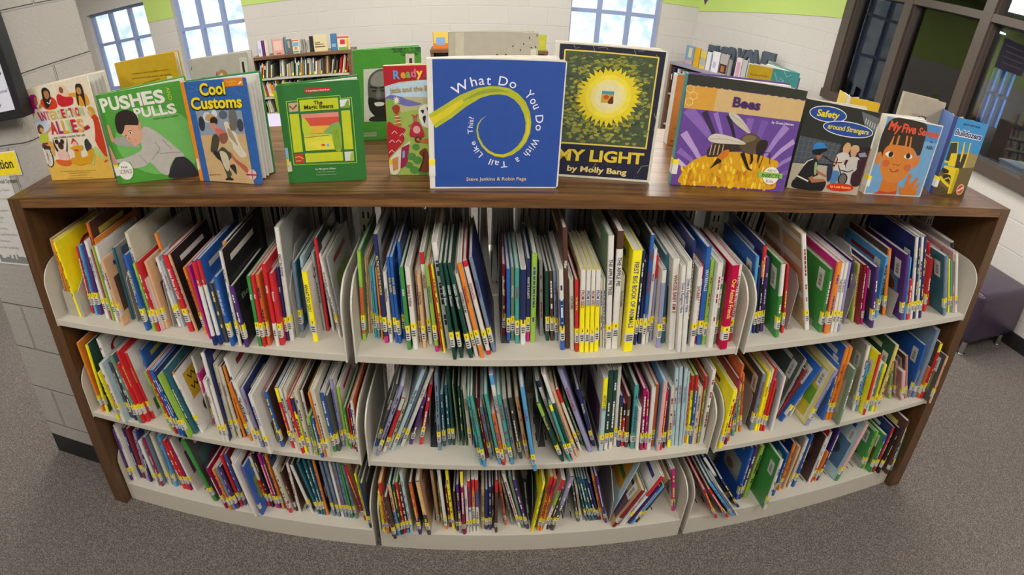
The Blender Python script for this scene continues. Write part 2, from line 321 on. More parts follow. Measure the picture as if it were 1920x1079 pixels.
# ------------------------------------------------------------------ the bookcase
BC = empty('bookcase', (0, 0, 0), 0, 'long low double-sided bookcase with walnut ends, walnut top and cream steel shelves', 'bookcase')
for (a, b) in ((XL-TP, XL), (XR, XR+TP)):
    m = MB(); m.box((a, 0, 0), (b, DEP, HT)); m.build('end_panel', M_WOODZ, BC, .002)
m = MB(); m.box((XL, 0, HT-TS), (XR, DEP, HT)); m.build('top_board', M_WOODX, BC, .0015)
def bracket_poly(x, y0, z, top, zb):
    r = .075; P = [(x, y0, zb), (x, y0, z+top-r)]
    for k in range(1, 9): a = math.radians(180-90*k/8); P.append((x, y0+r+r*math.cos(a), z+top-r+r*math.sin(a)))
    P += [(x, .262, z+top), (x, .262, zb)]; return P
for r in range(3):
    z, y0 = ZS[r], YS[r]
    for s in range(3):
        xa, xb = SECT[s]
        m = MB(); m.box((xa+.004, y0, z-LIP), (xb-.004, .262, z))
        n = int((xb-xa-.06)/.0254)
        for k in range(n):
            x = xa+.03+k*.0254
            for (ya, yb) in ((.093, .124), (.16, .19)): m.box((x-.0016, ya, z-.004), (x+.0016, yb, z+.0004), mi=1)
        sh = m.build('shelf', [M_STEEL, M_SLOT], BC, .0022, longer=.3)
        for (x, sgn) in ((xa, 1), (xb-.0045, 1)):
            b = MB(); b.prism(bracket_poly(x, y0-.002, z, .185, z-LIP-.002 if r < 2 else .004), (.0045, 0, 0)); b.build('shelf_end', M_BRACKET, sh, .0012)
        if r == 2:
            m = MB(); m.box((xa+.004, y0, 0), (xb-.004, y0+.012, z-LIP)); m.build('kick_plate', M_STEEL, BC)
        m = MB(); m.box((xa+.004, .298, z-LIP), (xb-.004, DEP, z)); m.build('shelf', [M_STEEL], BC)
for x in (XL+.02, XB0, XB1, XR-.02):
    m = MB(); m.box((x-.018, .264, 0), (x+.018, .296, HT-TS-.001))
    for k in range(30): m.box((x-.009, .2635, .1+k*.036), (x-.004, .264, .118+k*.036), mi=1); m.box((x+.004, .2635, .1+k*.036), (x+.009, .264, .118+k*.036), mi=1)
    m.build('upright_post', [M_STEEL, M_SLOT], BC)
# ------------------------------------------------------------------ free-standing bookends
CROP = {'A1': (60, 370, 3.481), 'A2': (360, 370, 3.372), 'A3': (630, 370, 3.372), 'A4': (900, 370, 3.372), 'A5': (1120, 370, 3.372), 'A6': (1370, 370, 3.719), 'A7': (1580, 370, 3.372),
        'D1': (120, 610, 3.853), 'D2': (400, 650, 4.497), 'D3': (680, 660, 4.497), 'D4': (980, 660, 4.495), 'D5': (1320, 630, 4.693), 'D6': (1540, 600, 4.693),
        'E1': (180, 780, 4.904), 'E2': (420, 820, 4.903), 'E3': (680, 850, 5.68), 'E4': (960, 840, 5.394), 'E5': (1250, 790, 4.904), 'E6': (1480, 760, 5.396)}
def cpx(c, x, y): o = CROP[c]; return o[0]+x/o[2], o[1]+y/o[2]
ROWOF = {'A': 0, 'D': 1, 'E': 2}
ENDS = [('A1', 690, 815, 'half hidden among the books nearest the plastic file'), ('A1', 925, 850, 'just past the tall grey alphabet book'), ('A2', 662, 888, 'behind the tall white and grey snow picture book'),
        ('A4', 132, 925, 'holding up the leaning green trio'), ('A6', 388, 925, 'beside the red and green pair'), ('A6', 560, 893, 'after the brown spotted white book'), ('A6', 787, 888, 'after the three white blue-lettered books'), ('A7', 300, 765, 'between the sky blue book and the purple book'),
        ('D3', 572, 805, 'after the slim red and purple pair'), ('D3', 1478, 805, 'behind the jutting sky blue book'), ('D4', 634, 838, 'before the pale facts book in the centre'), ('D5', 352, 790, 'beside the yellow and orange group'), ('D6', 775, 695, 'between the pink books and the blue ones'), ('D1', 1070, 730, 'behind the white question book'), ('D2', 530, 830, 'after the big white cream-covered book'),
        ('E1', 770, 640, 'beside the leaning red pair'), ('E2', 962, 680, 'alone on the bare stretch'), ('E3', 770, 705, 'after the dark green snowy book'), ('E4', 192, 860, 'behind the big yellow folder'), ('E4', 527, 705, 'behind the leaning orange and red books'), ('E4', 983, 765, 'holding the big red book that leans over'), ('E5', 630, 680, 'tall and dark, beside the slumped blue books'), ('E6', 715, 640, 'between the snow book and the green set')]
SHN = ('top', 'middle', 'lowest')
for (c, x, y, lab) in ENDS:
    r = ROWOF[c[0]]; p = on_z(*cpx(c, x, y), ZS[r]); dark = c in ('A4', 'E5') or (c, x) in (('D4', 634), ('D3', 1478), ('D3', 572), ('E3', 770), ('E4', 192))
    h = .22 if r == 0 else .2; y0 = max(p.y, YS[r]+.03); ch = .07
    t = empty('bookend', (p.x, y0, ZS[r]), 0, ('dark' if dark else 'grey')+' steel bookend on the %s shelf, ' % SHN[r]+lab, 'bookend', 'steel bookends on the %s shelf' % SHN[r])
    m = MB(); m.prism([(0, 0, .001), (0, 0, h*.62), (0, ch, h), (0, .21-y0+.02, h), (0, .21-y0+.02, .001)], (.0022, 0, 0)); m.build('upright_plate', M_DARKPLATE if dark else M_GREYPLATE, t)
    m = MB(); m.box((-.0, .0, .0003), (.02, .1, .0013)); m.build('foot', M_DARKPLATE if dark else M_GREYPLATE, t)
# ------------------------------------------------------------------ picture books on the shelves
K = dict(R=(.60, .022, .030), r=(.22, .012, .022), m=(.30, .010, .075), O=(.78, .23, .022), o=(.62, .13, .03), Y=(.95, .82, .012), y=(.66, .56, .17), G=(.05, .27, .055), g=(.013, .065, .045), l=(.30, .50, .06), e=(.16, .25, .15),
         T=(.06, .34, .30), t=(.025, .125, .165), B=(.025, .115, .42), b=(.018, .028, .125), S=(.09, .34, .62), C=(.42, .56, .60), P=(.085, .028, .18), v=(.29, .28, .47), M=(.58, .015, .21), p=(.70, .40, .38), c=(.50, .0, .05),
         W=(.72, .69, .63), w=(.60, .56, .42), K=(.016, .016, .018), k=(.07, .075, .068), A=(.33, .33, .30), N=(.09, .040, .026), n=(.50, .33, .16), F=(.72, .42, .22), u=(.17, .24, .33), f=(.42, .20, .16))
CN = dict(R='red', r='dark red', m='maroon', O='orange', o='rust orange', Y='yellow', y='pale yellow', G='green', g='dark green', l='lime green', e='sage green', T='teal', t='dark teal', B='blue', b='navy', S='sky blue', C='pale blue', P='purple', v='lavender', M='magenta', p='pale pink', c='crimson',
          W='white', w='cream', K='black', k='charcoal', A='grey', N='brown', n='tan', F='peach', u='slate blue', f='dusty red')
# xb yb xt yt width colour sticker cover [segments] [|title]   (crop pixels: spine foot, spine head)
BOOKS = {
'A1': '''255 760 118 275 13 n - n
280 775 128 290 11 O - Y
318 785 142 300 14 Y - Y
398 760 290 330 14 R y R
420 770 305 320 15 S y S
447 770 333 300 20 P y P
498 795 355 290 22 W y W |PATTERN BUGS
517 803 374 340 13 m y P
536 812 398 330 12 l - l
553 818 408 322 20 W y W |I WAS SO MAD
600 845 458 415 17 F y F
560 800 405 275 12 O - O
530 780 362 172 15 o - N
652 800 520 335 16 t - A
737 840 597 400 13 b y b
765 875 612 385 22 B y B |NAME THAT STYLE
800 880 668 440 17 l y l
825 880 695 430 16 R y R
848 875 722 540 12 p y W
880 860 733 425 20 F y F
790 850 600 235 24 w - w
965 850 808 400 22 W y C |Twins from the Sea
987 850 834 420 18 C y C |WE USE WATER
1040 880 862 385 32 R y R |Annie Rose Is Cool
1075 885 890 380 13 F - K
965 690 815 240 20 O - A''',
'A2': '''92 870 -53 450 17 O y O
115 900 -25 440 15 M - M
145 940 8 410 22 b - B R:.72,W:.12|MY TEACHER IS
180 935 33 400 22 b - B R:.72,W:.12|MY TEACHER
218 922 112 552 26 k - A
275 945 163 512 24 B y B |SPLISH SPLASH SPLAT
296 945 165 345 16 W y K
314 880 190 285 28 O - K
345 950 245 570 25 P y K
432 945 352 505 22 G y G |Ralph
457 948 378 500 20 R y R |Hats
487 940 405 495 22 o y o
543 945 450 430 24 R w R W:-.3|MAMA
573 940 497 490 26 R y R |Raccoon
602 910 530 450 18 b y b |Splash
630 910 530 195 28 W y A |EAST IN SNOW
695 855 637 422 24 u y t
752 850 686 385 17 C - C
782 915 706 475 34 Y y W |WHAT DO YOU
845 845 762 355 16 A - A
850 800 785 265 18 R - K
892 840 797 362 14 W - A
938 895 815 400 14 W y W
960 885 850 380 13 A - A''',
'A3': '''138 910 80 340 28 o y G l:.62,l:-.09
188 830 160 385 20 F - n
212 832 180 388 14 n - n
228 842 193 440 14 W y W
254 890 212 440 18 T y T
272 895 232 440 16 S y S
294 905 252 455 13 O y O
320 925 245 240 24 b y A M:-.07|ALL THE WATER IN THE WORLD
350 920 305 475 24 W y W |Where Does
385 922 325 385 21 B y B |RAIN  BENDER
411 928 350 385 22 B y B |SNOW  BENDER
428 900 388 290 20 B y b |WIND
465 968 410 450 26 G y g |RAIN
507 965 452 445 34 W y W |Spring is Falling
534 920 502 470 17 n y n
561 958 520 490 24 F y F |A Rainy Day
600 935 540 350 27 W y W R:.88|WEATHER
640 980 572 440 26 l y l M:-.08|Rocks and Soil
672 978 592 430 12 R - R
688 988 605 430 15 Y - u
720 962 628 290 36 W - W
752 1030 650 425 26 g y g |HANSEN  Electric
795 1020 685 425 24 g y g |HANSEN  Dinosaurs
855 1020 715 425 28 g y g |HANSEN  Dinosaurs
890 1010 762 490 24 W y W |GROWING LIKE ME
924 1020 778 425 28 O y W |Freezing a Fish
967 1000 812 405 28 W y r R:.94,R:-.05|SCHOLASTIC
1000 985 850 390 26 u y b |EARTHQUAKE''',
'A4': '''151 880 150 430 22 r y r
180 912 180 460 26 B y B
206 908 206 450 24 e y t |WETLAND
235 928 236 455 28 T y T |OCEANS
272 935 275 460 34 W y W b:.3
304 915 310 395 24 b y b M:-.3|WHAT IS A PLANT?
332 920 345 360 36 l - g
392 830 385 405 24 A - A
428 910 425 475 24 g y g
457 910 450 475 24 N y N
485 910 477 475 24 u y u
525 970 515 460 34 W y W B:-.65
556 960 527 200 34 N - N |Miller
581 972 575 525 28 w - W |CACTUSES
612 980 612 530 24 R y r |An Oak Tree
640 985 655 465 34 Y y y W:.6|FROM SEED
675 985 688 465 30 Y y y W:.6|FROM SEED
705 982 718 465 28 Y y y W:.6|FROM SEED
735 980 751 465 30 Y y y W:.6|FROM SEED
767 955 771 515 17 w - w
784 955 790 515 16 W - W
812 965 832 250 40 W y e |THE APPLE PIE TREE
850 962 893 215 44 W y N N:.86|THE APPLE PIE
881 940 911 500 28 w - w |Forms Fowler
925 980 990 340 60 Y w Y |FIRST BIG BOOK OF ANIMALS''',
'A5': '''238 937 297 345 20 b y K
265 930 312 415 20 b y b K:.6
290 935 350 240 24 W y K B:.3
312 925 374 330 22 W y W |Ask me
334 915 390 370 20 v y v R:.75
385 955 426 465 32 v y W W:.85
416 926 442 370 24 t y t
470 968 499 395 44 W - W |WHOSE BABY AM I?
512 985 546 440 30 W - W |Does a Kangaroo Have
545 985 586 410 32 W - W |Does a Kangaroo Have
570 930 626 280 16 b - b
590 948 648 450 32 W y W |SHUBERT
617 930 673 435 14 R y R
645 935 711 320 34 B y B |WATERFALLS
672 935 734 400 24 l y l
710 955 778 420 36 W - W
750 930 817 412 26 e y e
785 965 866 440 48 c y c |Our Animal Friends
840 915 912 430 38 W y W R:-.26|ANIMALS IN WINTER''',
'A6': '''139 950 160 425 22 S y B
165 952 190 500 22 b y b
184 952 219 345 24 K y b O:.66,R:.84
215 940 262 430 25 P y P
322 982 372 470 26 G y G W:.58
362 950 402 475 18 R y R
535 930 511 265 30 W y n
630 945 714 510 24 G y G
668 955 762 460 34 O y M
705 945 790 465 22 W y W |THE EAGLE
730 945 812 465 22 W y W |THE EAGLE
752 940 835 462 18 v y P
822 850 870 445 22 P y P
850 870 905 470 18 y - l
885 890 932 482 24 r - r
912 890 955 500 14 M w W''',
'A7': '''185 830 222 450 20 P y b
214 765 300 380 18 S y S
262 750 285 340 18 O y N
375 780 428 367 20 P y P
391 780 441 385 12 S - S
412 778 437 530 20 R y R
434 775 465 265 17 W y b |RAPTORS
452 772 483 265 16 b y W
470 770 501 263 17 W y b
490 768 521 260 16 b y W
519 725 571 395 15 R y R
545 690 556 290 13 R - R
600 708 606 345 20 r y r
655 750 668 380 20 u y t
674 730 682 395 11 Y y y
688 730 697 400 14 T y T
705 730 709 350 10 p - p
717 733 728 360 21 W y W
690 700 677 300 18 W - A K:.78''',
'D1': '''250 580 85 125 13 t - t
292 630 103 135 13 O y O
308 635 121 140 15 Y y g
330 590 228 190 17 O - O
450 640 245 105 26 W - W
485 670 325 275 24 k y k |PIG DICTIONARY
400 690 252 350 10 Y y Y
435 705 252 285 22 W y C
520 690 390 350 20 b y t
565 715 345 230 28 e y t
590 715 392 290 20 R y R |FISH IN A FREEZER
620 705 390 200 25 R y R |DISCOVER ME AND ALL
650 680 442 210 22 R y W |IN THE SHADOW
700 640 505 180 22 B y B
690 600 555 215 24 W - W
786 770 585 345 18 l y y |NO LAUGHING
812 790 602 335 15 R y R
842 802 620 335 18 B y B
866 810 645 335 18 B y B
888 815 662 345 14 b y b
915 820 684 375 24 l y l
950 790 716 330 28 t - t
975 760 775 345 16 O - N
1020 785 796 375 26 W y W |What's a Part
1065 700 920 225 22 W - W |BUFF
1078 715 952 350 18 M y M
1095 720 1005 390 24 W y W
1165 850 1022 410 25 W y W |BAKER
1182 850 992 190 24 W y b |ABBOTT
1215 815 1090 290 28 w y w |Three Stories''',
'D2': '''230 780 48 180 30 w y K |Three Stories
260 770 70 170 22 O - N
320 800 122 320 26 O y b |MILLER
350 800 95 105 26 W - W
395 850 182 320 30 W y W |WHAT A MISTAKE
414 855 230 360 24 v y b
480 910 308 415 34 W y W |ELEVATOR MAGIC
560 800 440 360 18 R - R
583 850 438 395 26 B y N
675 860 525 355 26 R y u Y:.78
707 870 560 365 26 W y W
729 880 597 370 28 w - w
755 905 626 440 24 R y R
785 900 655 440 26 Y y W b:.72
830 920 690 385 27 w y w
872 920 790 600 24 l y l
858 900 748 380 20 W - K
917 940 832 615 24 B y B
945 940 808 400 15 O y O
985 935 832 375 42 w y w
1020 890 902 400 26 B y W G:-.1
1060 885 952 425 30 k y k
1098 850 986 285 27 v y W
1132 845 1046 350 24 l y W
1165 865 1098 530 24 G y G
1190 870 1128 530 14 R y R
1213 890 1152 540 19 P y P
1236 905 1167 470 20 W y o''',
'D3': '''85 800 255 285 28 k y k B:-.12|RUN TURTLE
105 880 312 300 32 v y v
180 850 342 400 32 R y w W:-.22,W:.8
222 820 366 430 27 w - w
250 840 515 160 34 C y C |When Rain Falls
300 790 540 165 20 u y u
330 805 597 155 34 W y W |Into the A
405 785 517 395 32 P w P
490 785 573 290 32 R y R
648 835 620 205 32 u y u
690 800 661 370 30 t y t
735 740 699 290 26 t y t
768 705 714 160 26 g y g
816 790 758 280 14 e - e
850 690 806 300 20 g - g
880 690 838 330 18 g - g
912 790 845 280 34 w y w |GUIBERSON
950 812 905 400 18 b - b
1010 960 890 390 26 T y T S:-.09
1040 975 926 385 31 T y g S:-.09
1040 900 958 400 20 r - r
1085 910 985 480 32 u y k
1112 882 1008 370 20 A - A
1160 955 1040 370 29 T y T S:-.09
1198 960 1107 535 32 o y o R:-.08
1216 930 1075 200 36 W y v S:.9|A DIGGER'S TALE
1263 955 1146 375 32 T y T S:-.09
1290 910 1196 410 30 A - w
1336 905 1242 400 29 k y w
1393 905 1300 390 32 n y n
1455 1010 1345 310 34 S y u |To the Maria''',
'D4': '''350 930 140 440 32 g y g l:.8|I Want to Eat a Fly
346 850 115 250 32 W y W b:.92|A BUFFALO
400 930 236 450 28 T y T Y:.9
436 920 182 170 34 p y W W:.7,g:.2
460 885 262 340 26 F y F
490 840 290 320 30 W y N R:.8
508 790 345 405 26 G y G
572 850 315 160 40 v - v |RUNNING / HABITAT
602 800 470 330 30 b y b |Kindred Ribs
660 845 704 225 38 C y W Y:.62|ARTIST'S EYES
700 830 745 168 34 g y W W:-.15
738 825 790 165 32 g y W W:-.15
778 800 824 130 28 W y W
808 805 838 380 30 b y b
840 800 864 440 26 R y R K:.7
872 808 900 385 32 N y r |Grizzly
925 820 972 290 36 T w g
962 835 991 480 30 W - W
1000 832 1032 320 30 m y m
1033 830 1058 345 18 M y M
1062 830 1110 310 34 W y A
1100 800 1150 285 30 o y o
1130 845 1203 255 32 p w S
1165 830 1219 345 24 R y R
1190 815 1240 330 19 b y b
1233 810 1264 300 33 w y w Y:-.22
1264 795 1301 140 32 C - A
1297 795 1340 135 31 C - A |ONE TINY TURTLE
1325 798 1380 145 26 C - A |ONE TINY TURTLE
1350 780 1410 170 20 C - A
1376 770 1424 260 18 O y O R:.8
1396 775 1436 205 22 Y y y R:.8
1407 780 1471 205 24 B y l R:.8
1440 785 1507 305 30 w - w
1478 775 1538 300 22 F y F
1492 770 1560 250 14 r - r
1516 765 1590 205 24 l y o R:.8
1545 770 1682 150 36 W - W''',
'D5': '''145 995 272 485 34 Y y Y
192 960 312 385 20 m y r
212 930 350 260 20 o - o
255 885 300 470 26 T y b
290 855 326 430 18 y y y
317 850 352 340 16 O y O
418 835 540 345 32 u y k
455 840 588 330 22 Y y Y |FREDDY THE
480 835 618 300 18 Y y w W:.7
500 840 642 290 16 R y R
522 842 632 400 20 R y R
595 840 716 365 20 W - C
660 620 912 210 16 A - k
690 605 912 310 28 r - k
655 765 1012 290 22 B y B
690 735 1025 300 16 S y B
765 695 890 470 15 W - W
905 795 1175 312 30 v y y
1050 745 1190 260 20 B - B
1080 742 1275 110 27 O y B
1110 742 1305 112 24 O y O |SEE WHAT A SEAL
1182 785 1330 302 24 e - e''',
'D6': '''287 805 434 232 26 W y A
316 802 412 400 22 S y W
373 842 521 312 18 R y Y
404 810 533 368 13 W y W
424 808 546 395 12 T y W
452 810 575 402 18 Y y Y
478 812 674 230 24 y y g
605 695 630 385 20 l y n
664 680 678 370 20 f y f
702 715 716 470 26 p y f
745 695 755 325 19 f y N
788 680 930 228 19 B y B
832 682 1062 90 40 u w u
866 690 976 420 22 o y o
898 690 1060 215 26 R y N Y:.85
965 735 1138 322 15 F y k''',
'E1': '''325 595 100 130 15 P y P
375 600 122 88 34 W y W |THE WOLF
400 540 215 115 26 b - b
432 570 265 125 28 r y r
480 600 345 155 26 v y W
502 610 372 140 20 b - b
565 655 392 240 24 W y A
610 650 430 210 20 m y u
668 600 500 180 26 w y w
702 570 568 190 28 S y S
808 650 615 240 28 R y R
836 650 655 255 22 R y R
860 655 690 225 20 m y m
896 640 645 222 20 W y W |OOPS
1000 560 882 335 22 r - r
1098 790 775 230 38 G y k
1200 855 1017 490 22 m y m
1240 870 1072 500 22 O y O
1272 870 1105 490 20 u y u
1308 860 1135 480 26 P y K
1336 838 1140 375 22 R y R
1361 825 1170 360 24 B y r''',
'E2': '''262 690 70 200 22 W - W
296 735 82 260 26 W - W
330 695 160 300 14 M - M
352 720 172 285 22 B w B
410 625 225 180 25 R y R W:.55
440 610 260 165 26 K y K
480 620 315 170 25 M y M
505 620 350 190 20 P y K
541 630 378 180 24 O y O
572 620 418 190 18 b - b
612 700 458 290 32 w w w R:-.28
665 670 520 330 20 N w N
700 700 590 250 20 W - N
796 630 600 265 26 W y k
845 550 672 240 24 t y t
872 550 725 215 24 t y t
898 540 775 215 24 t y t
910 520 812 220 22 O - K
990 595 880 230 22 u y u
1030 575 920 235 24 u y u
1062 560 965 240 25 W y W
1096 575 1003 240 24 u y u
1126 570 1035 240 24 u y u
1152 575 1062 240 22 G y G
1192 580 1088 260 24 u y n
1308 770 1108 272 28 m w n R:.62
1332 790 1213 350 22 Y - n
1356 810 1255 380 18 G - k
1382 840 1290 440 30 b y k''',
'E3': '''230 840 138 425 27 Y y Y
276 862 165 325 36 O w O R:.8
322 890 222 480 18 b - b
352 930 245 480 36 N y N
386 880 276 340 34 S y g F:.5
416 870 316 345 30 g y g
450 860 350 320 30 R y G
488 860 396 350 30 N y N S:-.1
526 860 396 225 32 C y w
612 870 502 325 36 P y N o:.35
708 875 580 310 42 k y n F:.4
810 750 730 190 34 n w n
850 750 802 330 20 n y n
890 815 806 190 36 W y g O:-.07
936 790 887 380 30 r y r
970 815 888 190 34 Y w N
1010 830 971 420 28 N w K
1046 860 1006 350 32 P y P A:-.5
1083 870 1050 200 34 m w m Y:.8
1124 860 1092 370 32 W y W |Great Women
1155 850 1127 300 30 W y W R:.84,m:.52
1190 840 1172 285 34 W y W R:.8,O:.5
1230 840 1208 290 34 W y W R:.8,B:.5
1282 810 1280 400 32 n y n
1318 818 1320 400 34 b y b
1358 820 1354 375 36 b y b
1386 800 1385 360 20 N - K
1422 850 1426 300 32 N w K R:.8
1530 715 1460 330 28 o w o
1604 718 1492 340 24 A - w
1680 795 1502 230 36 W y w''',
'E4': '''110 815 -20 300 32 e y t G:-.06
158 825 12 340 34 P y k
205 862 325 360 24 Y - Y
262 842 405 300 30 O y y R:.72
290 845 440 320 26 O y O R:.7
322 835 527 330 34 W y W R:.8,l:.5
362 830 520 430 28 N y N
405 840 612 300 42 k y A v:.5
690 622 618 400 22 k y k
722 627 648 390 24 w y w
772 660 660 310 20 t y g
802 690 690 310 26 t y t
832 690 718 330 28 t y t
862 710 745 330 27 b y b
886 730 786 370 25 b y b
916 735 822 280 27 O y N
952 765 852 300 30 P w P
1010 640 1312 160 14 C - C
1012 810 1322 450 38 r w n
1090 795 1350 440 20 W - g
1120 790 1530 300 34 W y W R:.62
1190 775 1505 405 18 P - P
1206 780 1530 395 26 S y N
1260 760 1600 335 22 N y n
1668 600 1658 225 36 M y W''',
'E5': '''458 895 348 640 22 R y R
560 895 395 640 24 R y r
612 880 400 580 26 S w t
640 870 432 562 16 u - u
664 875 492 612 16 W w W
605 705 378 325 30 b y b W:.6
652 800 475 560 24 b y b
660 672 792 258 26 B y B
690 672 832 245 26 P y P
725 695 890 240 34 l - l
905 815 1065 362 24 W y G
980 690 1122 300 20 B y B
1050 590 1186 208 24 O y b
1085 600 1228 245 20 F - F
1125 612 1300 172 23 W y A''',
'E6': '''100 680 242 312 24 B y B
200 790 395 330 20 W - N
222 780 425 275 18 R y R W:.3
275 735 420 480 13 O y O
312 700 478 255 22 P y b
478 770 798 195 32 p y C G:-.22
738 640 882 272 16 G y G
765 642 908 272 16 l y l
813 685 975 312 26 G y G B:.82
850 685 1060 232 15 R y b
905 692 1120 238 18 K y K
985 715 1252 152 24 N w N
1055 640 1236 272 18 O y O
1080 645 1262 275 15 T y T''',
}
def seclimits(s): return SECT[s][0]+.007, SECT[s][1]-.007
recs = []
for c, txt in BOOKS.items():
    r = ROWOF[c[0]]
    for li, line in enumerate(txt.split('\n')):
        title = ''
        if '|' in line: line, title = line.split('|')
        q = line.split(); xb, yb, xt, yt, wpx = map(float, q[:5]); col, st, cov = q[5:8]; seg = q[8] if len(q) > 8 else ''
        P = cpx(c, xb, yb); Q = cpx(c, xt, yt); wp = wpx/CROP[c][2]
        pb = on_z(*P, ZS[r]); y = min(max(pb.y, YS[r]-.028), .075); pb = on_y(*P, y) if y != pb.y else pb
        b_ = on_z(*P, ZS[r]); x = b_.x; pt = on_y(*Q, y)
        x = on_y(*P, y).x
        dz = pt.z-ZS[r]; dx = pt.x-x; L = math.hypot(dx, dz); th = math.atan2(dx, dz); th = max(-.62, min(.62, th))
        # thickness from the photo width at the foot
        L2 = on_y(P[0]-wp/2, P[1], y); R2 = on_y(P[0]+wp/2, P[1], y); t = (R2.x-L2.x)*math.cos(th)*.97
        s = 0 if x < XB0 else (1 if x < XB1 else 2)
        recs.append(dict(key=(c, li), pl=abs(xt-xb)/max(abs(yt-yb), 1), r=r, s=s, x=x, y=y, th=th, L=min(max(L, .13), .335), t=min(max(t, .0035), .035), col=col, st=st, cov=cov, seg=seg, title=title.strip(), area=wp*math.hypot(P[0]-Q[0], P[1]-Q[1])))
SPACE = ((HT-TS-ZS[0]-.004), ZS[0]-LIP-ZS[1]-.006, ZS[1]-LIP-ZS[2]-.006)
for b in recs:
    lim = SPACE[b['r']]
    if b['L']*math.cos(b['th'])+b['t']*math.sin(abs(b['th'])) > lim: b['L'] = (lim-b['t']*math.sin(abs(b['th'])))/math.cos(b['th'])
def resolve(B, lo, hi):
    B.sort(key=lambda b: b['x']+.06*math.sin(b['th']))
    for it in range(160):
        for i in range(len(B)-1):
            a, b = B[i], B[i+1]
            for f in (0, 1):
                h = 0 if f == 0 else min(a['L']*math.cos(a['th']), b['L']*math.cos(b['th']))
                xa = a['x']+h*math.tan(a['th'])+a['t']/2/math.cos(a['th']); xb_ = b['x']+h*math.tan(b['th'])-b['t']/2/math.cos(b['th'])
                g = xb_-xa
                if g < .0002:
                    g = .0004-g
                    if it < 25:
                        for q in (a, b): q['t'] = max(q['t']*.985, .0034)
                    if f == 0: a['x'] -= g*.5; b['x'] += g*.5
                    else:
                        k = .5*g/max(h, .1); a['th'] -= k; b['th'] += k
        for q in B:
            h = q['L']*math.cos(q['th'])
            l0 = q['x']-q['t']/2/math.cos(q['th']); l1 = l0+h*math.tan(q['th']); r0 = q['x']+q['t']/2/math.cos(q['th']); r1 = r0+h*math.tan(q['th'])
            if l0 < lo: q['x'] += lo-l0
            if r0 > hi: q['x'] -= r0-hi
            if l1 < lo-.0 and h > .05: q['th'] += (lo-l1)/h
            if r1 > hi+.0 and h > .05: q['th'] -= (r1-hi)/h
for r in range(3):
    for s in range(3):
        B = [b for b in recs if b['r'] == r and b['s'] == s]; lo, hi = seclimits(s); resolve(B, lo, hi)
        for i, b in enumerate(B): b['i'] = i; b['n'] = len(B)
def dim(c, k): return tuple(v*k for v in c)
def cover_mb(t, L, d, col, cov, seg):
    """case of a picture book: spine at -y, boards running back; colour per part"""
    m = MB(); bt = min(.0022, t*.22); e = t*.5; s = .002
    prof = [(-e, d), (-e, .006), (-e+.0003, .003), (-e*.8, .0008), (-e*.3, 0), (e*.3, 0), (e*.8, .0008), (e-.0003, .003), (e, .006), (e, d), (e-bt, d), (e-bt, .0045), (-e+bt, .0045), (-e+bt, d)]
    lv = [(0.0, None)]; cut = []
    top = [(float(q.split(':')[1]), q.split(':')[0]) for q in seg.split(',') if q and not q.split(':')[1].startswith('-')]
    bot = [(-float(q.split(':')[1]), q.split(':')[0]) for q in seg.split(',') if q and q.split(':')[1].startswith('-')]
    zs = sorted({0.0, 1.0, *[f for f, _ in top], *[f for f, _ in bot]})
    def spinecol(f):
        c = col
        for a, k in sorted(top):
            if f > a: c = k
        for a, k in bot:
            if f < a: c = k
        return K[c]
    n = len(prof); vs = [(x, y, f*L) for f in zs for x, y in prof]; fs = []; cs = []
    for k in range(len(zs)-1):
        sc = spinecol((zs[k]+zs[k+1])/2)
        for i in range(n):
            j = (i+1) % n; fs.append((k*n+i, k*n+j, (k+1)*n+j, (k+1)*n+i)); cs.append(sc if 1 <= i <= 7 else (K[cov] if i in (0, 8) else dim(K['W'], .9)))
    # caps as quads between outer and inner outline
    for base in (0, (len(zs)-1)*n):
        for a, b, c, dd in ((0, 1, 12, 13), (1, 2, 12, 12), (8, 9, 10, 11)):
            f = tuple(dict.fromkeys((base+a, base+b, base+c, base+dd))); fs.append(f); cs.append(K[cov])
        f = tuple(base+i for i in (2, 3, 4, 5, 6, 7, 8, 11, 12)); fs.append(f); cs.append(dim(K[col], .9))
    m.raw(vs, fs, cols=cs); return m, bt
def pages_mb(t, L, d, bt):
    m = MB(); e = t*.5-bt-.0001; a = .0032; m.box((-e, .0048, a), (e, d-.004, L-a)); return m
def wrap_strip(m, t, z0, z1, col, o=.0005, back=.011):
    e = t*.5+o; pr = [(-e, back), (-e, .004), (-e*.8, .0008-o), (0, -o), (e*.8, .0008-o), (e, .004), (e, back)]
    for i in range(6):
        (x0, y0), (x1, y1) = pr[i], pr[i+1]; m.face([(x0, y0, z0), (x1, y1, z0), (x1, y1, z1), (x0, y0, z1)], col)
def label_mb(t, L, st, rnd):
    m = MB(); z = min(.032, L*.13)+rnd.uniform(-.004, .006)
    wrap_strip(m, t, z, z+.025, (.66, .63, .57))
    if st == 'y': wrap_strip(m, t, z+.025, z+.041, (.88, .72, .03), .0006)
    e = t*.36
    for k in range(3):
        zz = z+.018-k*.006; w = e*rnd.uniform(.7, 1); m.face([(-w, -.0009, zz-.0016), (w, -.0009, zz-.0016), (w, -.0009, zz+.0016), (-w, -.0009, zz+.0016)], (.05, .05, .05))
    if st == 'y': m.face([(-t*.08, -.001, z+.029), (t*.1, -.001, z+.029), (t*.1, -.001, z+.036), (-t*.08, -.001, z+.036)], (.12, .09, .02))
    return m
def contrast(c, rnd):
    l = .3*c[0]+.6*c[1]+.1*c[2]; return rnd.choice([(.03, .03, .05), (.05, .06, .25), (.3, .03, .04)]) if l > .22 else rnd.choice([(.75, .74, .7), (.8, .78, .72), (.8, .66, .12)])
